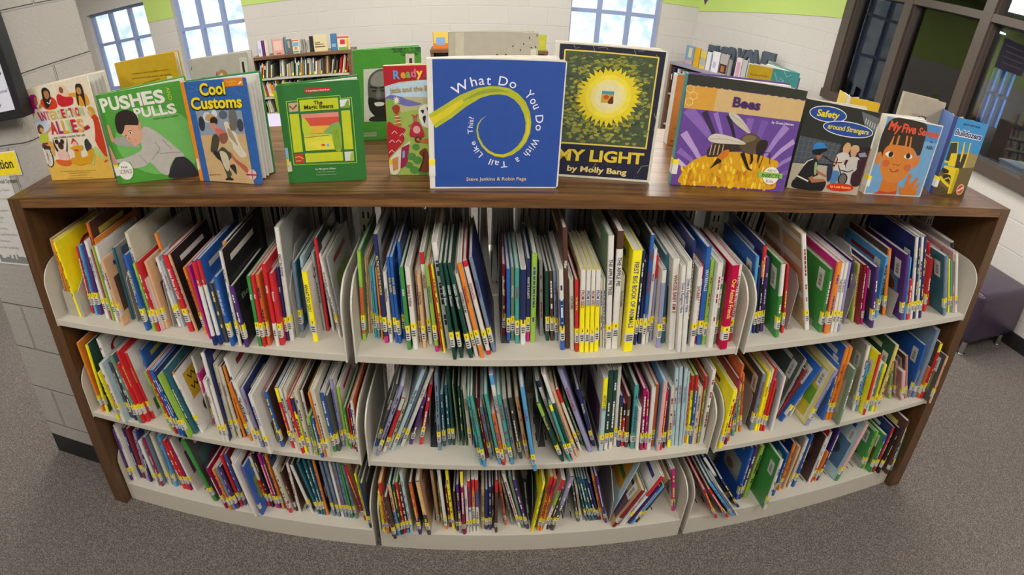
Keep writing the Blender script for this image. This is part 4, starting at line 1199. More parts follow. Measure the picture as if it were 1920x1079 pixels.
def art_pushes(A):
    A.p('6fb45a', ell(560, 640, 420, 330), 0); A.p('3d8a2c', [(0, 150), (50, 155), (140, 1065), (100, 1075)])
    for t, a, b, h in (('P', (58, 330), (135, 318), 140), ('U', (140, 312), (240, 300), 135), ('S', (245, 305), (345, 290), 130), ('H', (352, 285), (462, 270), 130), ('E', (470, 268), (578, 255), 130), ('S', (585, 258), (685, 243), 130)): A.t('e6e4d8', t, a, b, h, .038)
    for t, a, b in (('P', (372, 400), (440, 390)), ('U', (445, 392), (535, 380)), ('L', (545, 382), (615, 372)), ('L', (620, 372), (690, 362)), ('S', (697, 365), (778, 352))): A.t('e6e4d8', t, a, b, 98, .038)
    A.t('a8c832', 'AND', (702, 100), (715, 230), 38, .02); A.t('23301c', 'STEFFI CAVELL-CLARKE', (540, 425), (788, 390), 17, .01, 'author_line')
    # boy in a grey shirt leaning forward and pushing
    A.p('2c2a30', [(610, 970), (700, 800), (780, 790), (850, 850), (905, 960), (905, 985), (650, 1003)], 1)
    A.p('b9b4ac', [(420, 500), (500, 505), (620, 600), (720, 700), (790, 780), (700, 800), (640, 880), (610, 970), (540, 950), (455, 850), (400, 880), (280, 905), (250, 840), (120, 850), (120, 815), (240, 790), (380, 720), (390, 640)], 1)
    A.p('a5a098', [(130, 600), (260, 590), (330, 640), (370, 690), (300, 690), (140, 660)], 1)
    for q in ([(520, 640), (560, 700), (540, 760)], [(560, 760), (640, 750), (760, 745)], [(350, 770), (400, 830), (420, 860)], [(600, 620), (680, 720)], [(470, 820), (540, 740)]): A.b('8d8880', q, 7)
    A.p('c79073', [(80, 460), (105, 480), (125, 590), (130, 630), (100, 630), (85, 540)], 1); A.p('c79073', [(66, 680), (90, 720), (120, 830), (110, 870), (78, 850)], 1)
    A.p('d9a382', [(215, 560), (240, 480), (330, 450), (400, 480), (410, 560), (390, 640), (345, 672), (300, 660), (245, 600)], 1); A.p('cf9274', [(375, 440), (405, 430), (415, 480), (400, 530), (380, 510)], 1)
    A.p('2a1f1c', [(170, 520), (165, 420), (200, 345), (290, 315), (370, 350), (395, 420), (385, 470), (340, 470), (260, 470), (245, 510), (215, 555), (180, 545)], 1)
    A.e('f0e9e2', 300, 545, 16, 9, -25); A.e('2a1c18', 299, 546, 8, 9); A.e('f0e9e2', 250, 592, 12, 8, -30); A.e('2a1c18', 249, 592, 6, 8); A.b('3a2620', [(280, 530), (318, 520)], 5); A.b('3a2620', [(232, 580), (262, 570)], 5)
    A.p('c88868', [(275, 585), (292, 600), (285, 615), (270, 610)], 1); A.b('a04c44', [(300, 640), (325, 632), (345, 612)], 7); A.b('f5f0ea', [(306, 637), (326, 629), (340, 616)], 3)
    A.e('ebe7dc', 198, 925, 74, 92); A.t('2c2c2a', 'First', (158, 905), (222, 898), 24, .02, 'series_badge'); A.t('2c2c2a', 'SCIENCE', (138, 958), (262, 950), 40, .004, 'series_badge')
show('green picture book with a boy in a grey shirt pushing on its cover', 'a2', (12, 158), (842, 35), (905, 980), (108, 1068), art_pushes, col='4e9a36', opening=16, spine='4e9a36', spine_sticker=True)
def art_customs(A):
    A.p('e58a1f', [(25, 88), (60, 86), (128, 1023), (92, 1023)]); A.p('d9d5ca', [(70, 812), (100, 810), (108, 912), (78, 915)])
    for q in ([(90, 120), (300, 200)], [(90, 170), (210, 160)], [(470, 160), (620, 230)], [(520, 140), (600, 320)], [(85, 380), (150, 390)]): A.b('5d86bd', q, 3)
    A.p('e07f1c', [(432, 66), (606, 58), (610, 132), (436, 142)]); A.t('f2c64a', 'Spyglass', (455, 103), (548, 98), 22, 0, 'series_badge'); A.t('f2c64a', 'BOOKS', (478, 128), (540, 125), 14, 0, 'series_badge'); A.b('e8e4da', [(560, 122), (592, 96)], [6, 22])
    A.p('b99b6a', [(135, 352), (565, 362), (612, 1058), (190, 1022)]); A.p('8f9aa8', [(135, 352), (565, 362), (578, 580), (155, 590)])
    for (x, y, rx, ry, c) in ((180, 480, 30, 70, '2c3440'), (480, 440, 40, 110, '6a6a68'), (240, 420, 40, 50, 'c9cfd6'), (540, 500, 30, 60, '3b4452'), (390, 400, 40, 40, '59616c'), (440, 530, 24, 40, '8d5a44'), (310, 390, 26, 40, 'd4d8da')): A.e(c, x, y, rx, ry)
    A.p('c9a878', [(155, 590), (578, 580), (612, 1058), (190, 1022)])
    # dancer in feathered regalia
    A.p('c29a5a', [(220, 440), (240, 395), (300, 400), (330, 440), (260, 460)], 1); A.e('2e2420', 298, 455, 36, 38); A.p('c98e78', [(265, 480), (310, 480), (325, 530), (290, 545), (262, 520)], 1); A.p('cf6a62', [(300, 530), (350, 530), (400, 570), (395, 660), (340, 660), (320, 590)], 1); A.p('8a5a44', [(330, 590), (410, 570), (400, 650), (350, 670)], 1)
    A.p('d8cfba', [(390, 480), (430, 470), (445, 540), (490, 570), (510, 650), (540, 720), (570, 780), (520, 800), (480, 760), (440, 700), (420, 620)], 1); A.p('a59878', [(420, 520), (460, 570), (500, 690), (460, 650), (420, 590)], 1); A.e('c3ad84', 415, 690, 34, 46)
    A.p('4a4636', [(255, 640), (275, 590), (310, 580), (330, 640), (300, 740), (350, 700), (400, 740), (440, 780), (400, 830), (390, 900), (410, 960), (370, 1000), (350, 930), (320, 840), (260, 770), (255, 740), (300, 740), (235, 745)], 1); A.p('2a2a28', [(255, 740), (300, 745), (330, 810), (320, 830), (280, 800)], 1); A.p('cabfa4', [(320, 740), (380, 760), (400, 850), (380, 930), (350, 900), (330, 830)], 1); A.p('33302a', [(400, 880), (450, 870), (458, 960), (430, 930)], 1); A.p('2c2a26', [(345, 1005), (380, 985), (420, 1005), (415, 1018), (350, 1016)], 1)
    A.p('b9604a', [(425, 760), (470, 820), (560, 890), (560, 950), (500, 890), (440, 820)], 1)
    A.e('d9b8b4', 605, 962, 40, 50); A.p('b02848', [(548, 955), (655, 962), (655, 975), (548, 970)]); A.b('b02848', [(605, 915), (605, 1008)], 6)
    A.t('40361e', 'By Janine Scott', (195, 970), (302, 968), 14, 0, 'author_line')
    for t, p0, p1, h in (('Cool', (204, 215), (440, 205), 115), ('Customs', (106, 342), (580, 330), 112)):
        A.t('23201a', t, (p0[0]-5, p0[1]+8), (p1[0]-3, p1[1]+8), h, .06); A.t('f2d81e', t, p0, p1, h, .03)
show('blue picture book with orange spine edge and a feathered dancer on its cover', 'a3', (25, 88), (632, 58), (690, 1058), (95, 1022), art_customs, col='2f63a8', opening=20, thick=.016, spine='e58a1f', back='2d7a44')
def art_beans(A):
    A.p('2c6a2e', [(28, 98), (78, 92), (125, 1050), (88, 1052)])
    A.p('c4232c', [(295, 135), (540, 128), (540, 165), (297, 177)]); A.t('f3efe6', 'A Beginning-to-Read Book', (305, 165), (532, 155), 15, .012, 'series_line')
    g = '9cc832'
    for q in ([(108, 256), (222, 248)], [(217, 232), (222, 300)], [(217, 230), (625, 208)], [(625, 208), (630, 250)], [(625, 240), (732, 228)], [(732, 224), (752, 855)], [(752, 852), (140, 872)], [(142, 872), (108, 254)]): A.b(g, q, 7)
    Y = 'c3cc2a'
    A.p(Y, [(235, 245), (605, 228), (608, 338), (240, 356)]); A.p(Y, [(132, 380), (222, 376), (240, 745), (150, 752)]); A.p(Y, [(628, 355), (712, 350), (726, 722), (638, 726)]); A.p(Y, [(258, 762), (620, 746), (624, 832), (262, 850)])
    A.p('c9a987', [(128, 272), (218, 266), (222, 352), (134, 360)]); A.p('dfe3e4', [(620, 250), (714, 240), (716, 325), (624, 332)]); A.p('c23a2c', [(155, 770), (242, 764), (246, 850), (160, 858)]); A.p('cfd6cf', [(638, 748), (725, 742), (728, 830), (642, 836)])
    A.b('e8c05a', [(160, 800), (200, 790), (240, 812)], 8); A.b('e8c05a', [(165, 835), (215, 830)], 7); A.p('7ca23a', [(660, 320), (690, 255), (705, 255), (700, 320)], 1); A.p('a8b83a', [(690, 830), (700, 760), (722, 760), (722, 828)], 1); A.b('7a4a2c', [(140, 300), (170, 330), (210, 290)], 14); A.p('7ea03c', [(622, 318), (716, 300), (716, 325), (624, 332)])
    A.p('df8a7c', [(245, 382), (602, 365), (605, 420), (250, 440)]); A.p('d2513f', [(250, 420), (604, 408), (606, 500), (255, 510)]); A.p('e2b13a', [(255, 500), (606, 490), (608, 560), (258, 575)])
    A.p('7faa5c', [(450, 560), (520, 490), (560, 470), (606, 470), (608, 590), (460, 590)], 1); A.p('b6cf4a', [(258, 575), (450, 570), (608, 585), (610, 600), (260, 610)]); A.p('d6d63a', [(258, 600), (610, 595), (615, 722), (268, 735)]); A.p('e3d846', ell(440, 680, 150, 40)); A.p('bcca34', [(250, 420), (300, 450), (340, 550), (300, 580), (258, 585)], 1); A.p('8fae34', [(530, 520), (608, 520), (615, 722), (550, 722)], 1)
    for x in (545, 560, 575, 590): A.b('5f8a28', [(x, 530), (x+8, 715)], 3)
    A.b('b5563a', [(262, 610), (460, 590), (500, 588)], 6); A.e('c23040', 440, 680, 20, 9); A.e('7fb0d8', 485, 682, 14, 15)
    A.t('2a3010', 'The', (375, 290), (458, 284), 36, .02); A.t('2a3010', 'Magic Beans', (280, 335), (558, 322), 40, .02)
    A.t('d9e2cf', 'by Margaret Hillert', (352, 920), (550, 912), 18, .006, 'author_line'); A.t('b9cfae', 'Illustrated by Mel Pekarsky', (370, 945), (535, 938), 9, 0, 'author_line'); A.t('b9cfae', 'Read and like these books', (360, 972), (550, 963), 9, 0, 'author_line')
    A.p('7fa8c2', [(52, 706), (92, 700), (100, 805), (60, 808)]); A.p('dcc332', [(58, 812), (98, 808), (102, 865), (62, 870)]); A.p('c9c2a0', [(62, 872), (116, 830), (124, 930), (74, 940)]); A.t('2a2620', 'E HIL', (62, 890), (102, 886), 14, 0, 'series_line')
show('dark green picture book with a framed sunset field picture on its cover', 'a4', (22, 98), (812, 55), (840, 1015), (88, 1052), art_beans, col='2f7434', opening=16, thick=.012)
def art_ready(A):
    A.p('bcd6e6', [(303, 330), (862, 250), (870, 420), (310, 420)]); A.p('b31a28', [(303, 188), (860, 168), (862, 300), (700, 285), (560, 290), (420, 305), (306, 340)]); A.p('b9b884', [(308, 440), (870, 420), (885, 1030), (322, 1032)]); A.p('9fb554', [(312, 560), (600, 500), (880, 560), (885, 1030), (322, 1032)])
    A.p('6f6fae', [(310, 425), (350, 405), (420, 415), (480, 440), (585, 470), (480, 490), (400, 470), (310, 460)], 1); A.p('86b04a', [(310, 440), (400, 470), (420, 600), (312, 640)], 1)
    A.p('a63a2a', [(355, 500), (390, 478), (416, 495), (410, 530), (395, 550), (375, 545)], 1); A.p('b5702f', [(372, 560), (412, 545), (425, 640), (378, 650)])
    for y in (570, 595, 620): A.b('f0e8d0', [(374, y), (420, y-8)], 5)
    for k in range(12): a = math.radians(k*30); A.b('f2ecc8', [(392, 445), (392+28*math.cos(a), 445+34*math.sin(a))], [10, 2])
    A.p('b3202c', [(315, 620), (380, 640), (455, 665), (440, 700), (445, 750), (410, 800), (330, 880), (318, 880)], 1)
    for (x, y) in ((350, 770), (400, 770), (345, 850), (430, 720), (370, 700)): A.b('e8d8d0', [(x-22, y), (x, y-22), (x+20, y)], 5)
    A.p('d9d6c8', [(330, 900), (470, 770), (485, 790), (400, 1000), (335, 1020)], 1); A.p('9c1f4c', [(420, 810), (485, 780), (465, 950), (408, 980)]); A.p('7aa6c8', [(428, 838), (448, 832), (444, 890), (426, 894)]); A.p('c98a4a', [(345, 900), (395, 880), (390, 985), (348, 1000)])
    for (x, y, r) in ((535, 805, 30), (500, 880, 34), (545, 910, 36), (480, 950, 30), (590, 1000, 44), (520, 990, 36)): A.e('4f8a3e', x, y, r, r*.85)
    A.p('7a3a1c', [(560, 1000), (590, 900), (560, 850), (620, 820), (640, 990)], 1); A.b('4a2414', [(600, 840), (590, 920), (560, 1000)], 14)
    A.p('ece8e0', [(560, 510), (630, 470), (700, 520), (700, 640), (590, 640)], 1); A.p('26221f', [(575, 520), (600, 515), (595, 545)], 1); A.p('26221f', [(590, 570), (615, 560), (606, 620), (596, 600)], 1); A.p('26221f', [(620, 500), (640, 495), (640, 540)], 1)
    A.e('a86a50', 531, 585, 17, 26); A.p('b5384a', [(515, 568), (505, 548), (530, 560), (550, 545), (546, 570)], 1); A.p('b5283c', [(500, 640), (520, 610), (560, 612), (600, 690), (590, 730), (500, 725), (486, 700)], 1); A.e('e0a8a8', 543, 668, 28, 30); A.b('a86a50', [(515, 620), (480, 640), (505, 660)], 9); A.e('5a3420', 553, 745, 28, 26); A.e('b5744a', 553, 745, 14, 13); A.p('c26a34', [(560, 760), (640, 735), (700, 760), (640, 775)], 1)
    for ch, c, a, b in zip('Ready', ('5aa0c8', 'e0a23a', '7fb05a', 'd86a8a', 'e8c44a'), (375, 430, 470, 505, 545), (425, 468, 503, 545, 595)): A.t(c, ch, (a, 282-(a-375)*.11), (b, 280-(a-375)*.11), 62, .04)
    A.t('5a6a62', 'to Read', (600, 270), (720, 262), 26, .01); A.t('b89a5c', 'jack and the Beanstalk', (345, 385), (800, 352), 36, .03); A.p('e3c62c', [(312, 905), (345, 905), (347, 938), (316, 940)])
show('red topped picture book with a farmyard cover, half hidden behind the blue book', 'a5', (303, 188), (862, 168), (884, 1030), (322, 1032), art_ready, col='c8b98a', opening=12, thick=.01, spine='b31a28')
def art_tail(A):
    A.p('2b4f9e', [(75, 70), (1068, 88), (1022, 1042), (76, 1042)])
    C = [(60, 540), (75, 532), (180, 470), (300, 388), (420, 330), (500, 312), (570, 310), (640, 322), (700, 356), (750, 410), (782, 480), (796, 550), (790, 625), (765, 690), (725, 742), (670, 784), (605, 806), (545, 799), (490, 772), (446, 728), (416, 670), (404, 610), (414, 565), (438, 530), (474, 501)]
    Wd = [118, 115, 112, 98, 78, 68, 60, 57, 54, 52, 48, 43, 40, 37, 33, 28, 24, 21, 19, 17, 15, 12, 9, 6, 1]
    A.b('b5b82e', C, Wd); A.b('d9c92a', C[:4], [50, 50, 48, 30]); A.b('d6c42c', C[10:15], [4, 20, 22, 16, 4]); A.b('8fa03a', C[3:8], [6, 26, 28, 20, 6]); A.b('d8bf28', C[15:20], [4, 14, 14, 10, 2])
    KF = [(150, 415), (135, 372), (120, 335), (105, 300), (90, 288), (60, 275), (30, 268), (0, 262), (-30, 268), (-60, 282), (-90, 290), (-120, 272), (-150, 238), (-180, 215), (-200, 213)]
    def rad(a):
        for (a0, r0), (a1, r1) in zip(KF, KF[1:]):
            if a1 <= a <= a0: return r0+(r1-r0)*(a-a0)/(a1-a0)
        return KF[0][1] if a > 150 else KF[-1][1]
    cx, cy = 590, 560
    for word, a0, a1, hgt in (('What', 149, 104, 92), ('Do', 95, 67, 88), ('You', 52, 22, 84), ('Do', 14, -13, 76), ('With', -23, -54, 66), ('a', -63, -70, 66), ('Tail', -81, -109, 60), ('Like', -121, -149, 54), ('This?', -161, -194, 50)):
        ws = []
        for ch in word: v, f, x0, x1 = text_geo(ch, .004); ws.append((x1-x0)+.1)
        tot = sum(ws); a = a0
        for ch, w in zip(word, ws):
            b_ = a+(a1-a0)*(w-.1)/tot; r0, r1 = rad(a), rad(b_); A.k -= 1
            A.t('e9e7ee', ch, (cx+r0*math.cos(math.radians(a)), cy-r0*math.sin(math.radians(a))), (cx+r1*math.cos(math.radians(b_)), cy-r1*math.sin(math.radians(b_))), hgt*.82, .004); a += (a1-a0)*w/tot
    A.t('e6c878', 'Steve Jenkins & Robin Page', (320, 995), (785, 992), 27, .006, 'author_line')
show('white edged blue picture book with a curling yellow tail on its cover', 'a6', (35, 62), (1078, 72), (1035, 1052), (38, 1055), art_tail, col='e3ded2', opening=10, thick=.012, spine='d8d4c8', r=.007, spine_sticker=(.85, .68, .03))
def art_light(A):
    A.p('22243a', [(72, 52), (848, 100), (775, 1038), (95, 990)])
    rnd = random.Random(3)
    for k in range(70):
        s_, t_ = rnd.random(), rnd.random(); x, y = 80+750*s_-40*t_, 60+930*t_+45*s_; A.k -= .95; A.e('a9a78a', x, y, 1.6, 1.8)
    for q in ([(170, 60), (185, 90), (215, 80)], [(310, 70), (330, 120)], [(345, 85), (400, 75), (420, 95)], [(610, 90), (630, 140)], [(640, 100), (690, 95)], [(775, 120), (790, 150)], [(790, 560), (810, 610), (800, 690)], [(700, 990), (730, 940), (790, 935)], [(400, 920), (360, 990)]): A.b('8e9a5a', q, 4)
    A.b('e5cf5c', [(112, 100), (795, 145)], 11); A.b('e5cf5c', [(795, 142), (750, 822)], 11); A.b('e5cf5c', [(752, 815), (120, 775)], 11); A.b('e5cf5c', [(120, 778), (112, 98)], 11)
    A.p('4a563c', [(119, 108), (788, 150), (745, 810), (126, 770)])
    cx, cy = 450, 445
    for k in range(520):
        a = rnd.uniform(0, 2*math.pi); q = rnd.random(); rr = 205+215*q; x, y = cx+rr*math.cos(a)*.95, cy+rr*math.sin(a)*1.0
        if not (132 < x < 772-(y-130)*.05 and 122+(x-119)*.062 < y < 762+(x-126)*.062): continue
        near = ('a8a034', '8f8f38', 'b5aa30', '6f7a3c', '98963a'); far = ('667448', '45523a', '7a8444', '55623e', '8c9048', '3a463a', '9c9a4a'); A.k -= .93
        A.p(rnd.choice(near if rnd.random() > q*1.7 else far), smooth([(x+rnd.uniform(8, 26)*math.cos(v+a), y+rnd.uniform(5, 15)*math.sin(v+a)) for v in (0, 1.05, 2.1, 3.14, 4.2, 5.2)], 2))
    for k in range(60):
        a = rnd.uniform(0, 2*math.pi); rr = rnd.uniform(250, 400); x, y = cx+rr*math.cos(a)*.9, cy+rr*math.sin(a)*.92
        if not (150 < x < 735 and 150 < y < 740): continue
        A.k -= .93; A.b('b3b06a', [(x, y), (x+rnd.uniform(-16, 16), y+rnd.uniform(-10, 10)), (x+rnd.uniform(-26, 26), y+rnd.uniform(-20, 20))], 3)
    star = []
    for k in range(72):
        a = 2*math.pi*k/72; r_ = (190 if k % 2 else 232)*rnd.uniform(.94, 1.07); star.append((cx+r_*math.cos(a), cy+r_*math.sin(a)*.95))
    A.p('e6cf2a', star); A.p('efdc45', ell(cx, cy, 165, 160, 0, 36)); A.p('ecdf8a', ell(cx, cy, 128, 124, 0, 36)); A.p('e9dfae', ell(cx, cy, 95, 92, 0, 36))
    A.p('c6a23a', [(402, 405), (490, 410), (486, 498), (398, 492)]); A.p('4f93a8', [(402, 405), (490, 410), (489, 432), (401, 428)]); A.e('c84a22', 435, 452, 20, 15); A.p('6a2a1c', [(455, 470), (475, 445), (486, 460), (486, 498), (450, 496)], 1)
    A.t('e3c63c', 'MY LIGHT', (118, 892), (738, 925), 78, .035); A.t('e3cf86', 'by Molly Bang', (198, 968), (622, 1000), 38, .03, 'author_line')
show('navy picture book with a bright yellow sun in a thin gold frame', 'a7', (42, 35), (868, 95), (795, 1055), (62, 1003), art_light, col='d8d3c0', opening=9, thick=.012, r=.005)
def art_bees(A):
    A.p('33352c', [(185, 85), (1140, 205), (1138, 282), (180, 172)]); A.p('d2b27a', [(180, 178), (1138, 288), (1118, 460), (165, 362)]); A.p('d8a040', [(180, 178), (420, 205), (400, 386), (165, 362)])
    for i in range(16):
        for j in range(4):
            x = 205+i*62+(j % 2)*31; y = 205+j*52+(x-180)*.112
            if 520 < x < 800: continue
            P = ell(x, y, 33, 31, 30, 6); A.k -= .95
            if 178+(x-180)*.115+8 < y < 350+(x-165)*.103: A.b('ecd094', [q for q in P]+[P[0]], 5)
    A.p('6a4796', [(165, 364), (1118, 462), (1028, 1042), (105, 978)])
    for (x0, y0, x1, y1, w0, w1, c) in ((200, 370, 560, 800, 90, 30, '8a67b4'), (180, 560, 400, 900, 60, 20, 'b79ad0'), (330, 390, 500, 760, 50, 16, '3a2c4c'), (420, 400, 520, 700, 40, 12, '9a78c2'), (520, 420, 600, 640, 34, 20, '2c2438'), (700, 440, 690, 640, 60, 30, '8462ae'), (820, 460, 760, 700, 60, 30, '7a58a6'), (1000, 500, 840, 760, 60, 26, 'a184c4'), (1080, 620, 880, 800, 50, 20, 'b59ad0'), (1080, 760, 920, 860, 44, 16, '9a7cc0'), (1060, 880, 960, 920, 40, 16, '7d5aa8'), (150, 700, 330, 860, 50, 20, '8d6ab6'), (140, 780, 260, 900, 40, 20, 'c9b8d8')): A.b(c, [(x0, y0), ((x0+x1)/2, (y0+y1)/2-14), (x1, y1)], [w0, (w0+w1)/2, w1])
    rnd = random.Random(9)
    A.p('d9a01c', [(180, 900), (250, 800), (380, 740), (560, 715), (760, 730), (900, 770), (965, 800), (930, 900), (960, 960), (920, 1020), (600, 1000), (200, 975)], 1)
    for k in range(130):
        x = rnd.uniform(190, 950); yt = 745+abs(x-560)*.25; y = rnd.uniform(yt, 985+(x-190)*.05); A.k -= .8
        A.p(rnd.choice(('e8b41c', 'f0c62c', 'd4921a', 'c27c18', 'e3a81e', 'f2d04a')), ell(x, y, rnd.uniform(8, 13), rnd.uniform(20, 34), rnd.uniform(-25, 25), 10))
    A.p('c8bfae', [(525, 400), (580, 405), (650, 470), (710, 555), (690, 560), (600, 500), (540, 440)], 1); A.b('9a9080', [(540, 412), (640, 480), (700, 552)], 3)
    A.p('3a2e26', [(378, 740), (390, 680), (440, 640), (540, 640), (640, 650), (650, 700), (560, 710), (480, 745), (400, 755)], 1)
    for x in (410, 440, 472, 505): A.b('b8a07a', [(x, 655), (x-12, 740)], 9)
    A.p('5a4a36', [(640, 600), (700, 560), (770, 580), (810, 630), (800, 690), (740, 730), (670, 710), (630, 660)], 1); A.p('2c241e', [(770, 650), (800, 615), (850, 620), (858, 660), (830, 720), (800, 740), (770, 710)], 1); A.p('7a6a4c', [(650, 600), (700, 575), (760, 590), (740, 620), (670, 640)], 1)
    A.p('d2c8b8', [(375, 610), (420, 568), (500, 575), (620, 610), (680, 650), (560, 650), (430, 640)], 1); A.b('a39884', [(390, 610), (520, 610), (670, 648)], 4)
    A.p('d0761c', [(462, 760), (500, 710), (548, 695), (550, 730), (510, 775), (475, 785)], 1); A.p('2a201a', [(440, 800), (465, 765), (500, 790), (460, 815), (408, 850), (430, 820)], 1)
    for q, w in (([(660, 720), (690, 790), (720, 850), (750, 862)], [34, 26, 16, 8]), ([(735, 730), (745, 780), (735, 812)], [22, 18, 8]), ([(800, 720), (790, 800)], [22, 10]), ([(830, 720), (830, 760), (806, 845)], [5, 5, 5]), ([(835, 715), (882, 715), (892, 810)], [5, 5, 5])): A.b('221a16', q, w)
    A.t('4a2a6a', 'Bees', (545, 345), (765, 372), 80, .035); A.t('efe9f2', 'by Grace Hansen', (872, 476), (1052, 492), 20, .012, 'author_line')
    A.e('f0ece0', 910, 905, 68, 72); A.p('8fbf5a', [(808, 870), (1008, 888), (1004, 930), (804, 915)]); A.t('5a5a52', 'ABDO', (875, 868), (950, 876), 20, 0, 'series_badge'); A.t('2c3a1c', 'INSECTS', (836, 914), (982, 924), 28, .014, 'series_badge'); A.t('4a4a44', 'Kids', (875, 960), (930, 962), 26, 0, 'series_badge')
show('wide picture book with a honey bee on a yellow flower and teal spine', 'b1', (185, 85), (1140, 205), (1028, 1042), (105, 978), art_bees, col='5a3f80', opening=13, thick=.02, spine='2d8a80', spine_sticker=True)
def art_safety(A):
    A.p('2c2f2a', [(150, 135), (818, 240), (760, 700), (75, 700)]); A.p('4a5058', [(115, 470), (500, 545), (470, 740), (80, 720)])
    for k in range(9): A.b('7a8086', [(120+k*45, 470+k*8), (95+k*42, 730)], 2.5)
    for k in range(4): A.b('7a8086', [(112-k*8, 500+k*55), (480, 560+k*50)], 2)
    A.p('6a6c6a', [(640, 230), (818, 290), (800, 420), (700, 400)]);
    for k in range(5): A.p('b5b8b4', [(690+k*22, 290+k*12), (700+k*22, 293+k*12), (694+k*22, 345+k*12), (684+k*22, 342+k*12)])
    A.p('b5a994', [(75, 725), (480, 760), (740, 800), (722, 1045), (45, 970)]); A.p('1c1c22', [(690, 575), (770, 565), (800, 580), (790, 620), (700, 610)], 1); A.p('3a1c24', [(660, 610), (740, 600), (790, 640), (780, 800), (740, 940), (640, 920)], 1); A.p('8a8f98', [(672, 630), (735, 615), (760, 660), (690, 665)])
    # kneeling officer with helmet
    A.p('1b1b1d', [(90, 910), (120, 870), (180, 760), (215, 690), (270, 680), (310, 720), (305, 780), (325, 840), (260, 880), (400, 900), (390, 990), (330, 1000), (110, 970)], 1); A.b('d9d4c8', [(170, 760), (215, 705), (262, 688)], 10); A.b('d9d4c8', [(128, 850), (240, 905)], 14); A.p('9aa878', [(280, 730), (300, 725), (305, 830), (285, 832)], 1)
    A.b('a86a4c', [(255, 860), (280, 900), (390, 895)], [44, 40, 26]); A.b('a86a4c', [(310, 810), (405, 860)], [26, 18]); A.p('a86a4c', [(285, 640), (330, 625), (330, 670), (300, 690)], 1); A.p('2f7fc4', [(248, 580), (255, 545), (300, 528), (345, 545), (372, 600), (310, 605), (250, 610)], 1); A.p('15181c', [(248, 600), (372, 585), (370, 612), (335, 625), (320, 650), (255, 640)], 1)
    # two children and a bicycle
    A.p('c9a66a', [(525, 560), (550, 528), (580, 535), (592, 570), (585, 610), (525, 600)], 1); A.p('d3a07c', [(528, 575), (580, 572), (575, 640), (545, 650), (525, 620)], 1); A.p('cfc8c0', [(470, 650), (520, 620), (585, 640), (590, 700), (560, 720), (570, 800), (470, 800), (490, 690)], 1); A.p('4a7eb0', [(460, 800), (520, 815), (500, 920), (445, 920), (450, 860)], 1); A.b('d3a07c', [(475, 670), (460, 740)], 18); A.b('d3a07c', [(470, 745), (560, 700)], 14)
    A.p('c9a878', [(590, 580), (620, 548), (665, 560), (672, 610), (620, 620)], 1); A.p('c99a78', [(600, 590), (655, 590), (650, 650), (620, 665), (600, 640)], 1); A.p('c4bfb8', [(575, 690), (620, 660), (690, 680), (680, 780), (640, 830), (630, 930), (580, 930), (575, 800)], 1); A.b('3a2430', [(690, 690), (690, 770)], 26); A.b('3a2430', [(575, 690), (560, 740)], 24)
    for q in ([(500, 745), (540, 840), (580, 860)], [(520, 790), (600, 810), (650, 790)], [(350, 655), (440, 715), (530, 720)], [(540, 840), (560, 910)]): A.b('22242a', q, 9)
    A.e('1d1d22', 560, 880, 46, 58); A.e('6a665e', 560, 880, 34, 46); A.p('2a2c44', [(400, 750), (450, 760), (445, 880), (415, 900)], 1)
    for (x, y, rx, ry) in ((340, 266, 172, 74), (542, 402, 238, 72)):
        A.p('e9e7e2', ell(x, y, rx, ry, 8)); A.p('254a96', ell(x, y, rx-8, ry-8, 8))
    A.t('ead22c', 'Safety', (238, 280), (440, 306), 62, .03); A.t('ead22c', 'around Strangers', (350, 395), (732, 446), 48, .022)
    A.p('cf2a28', ell(548, 962, 132, 40, 4)); A.t('f0cf3a', 'by Lucia Raatma', (452, 962), (650, 978), 24, .02, 'author_line')
show('dark picture book with blue title ovals and a kneeling officer in blue helmet', 'b2', (150, 135), (818, 240), (722, 1045), (45, 970), art_safety, col='23252a', opening=15, thick=.009, spine='1c1c1e', back='c9c2ae')
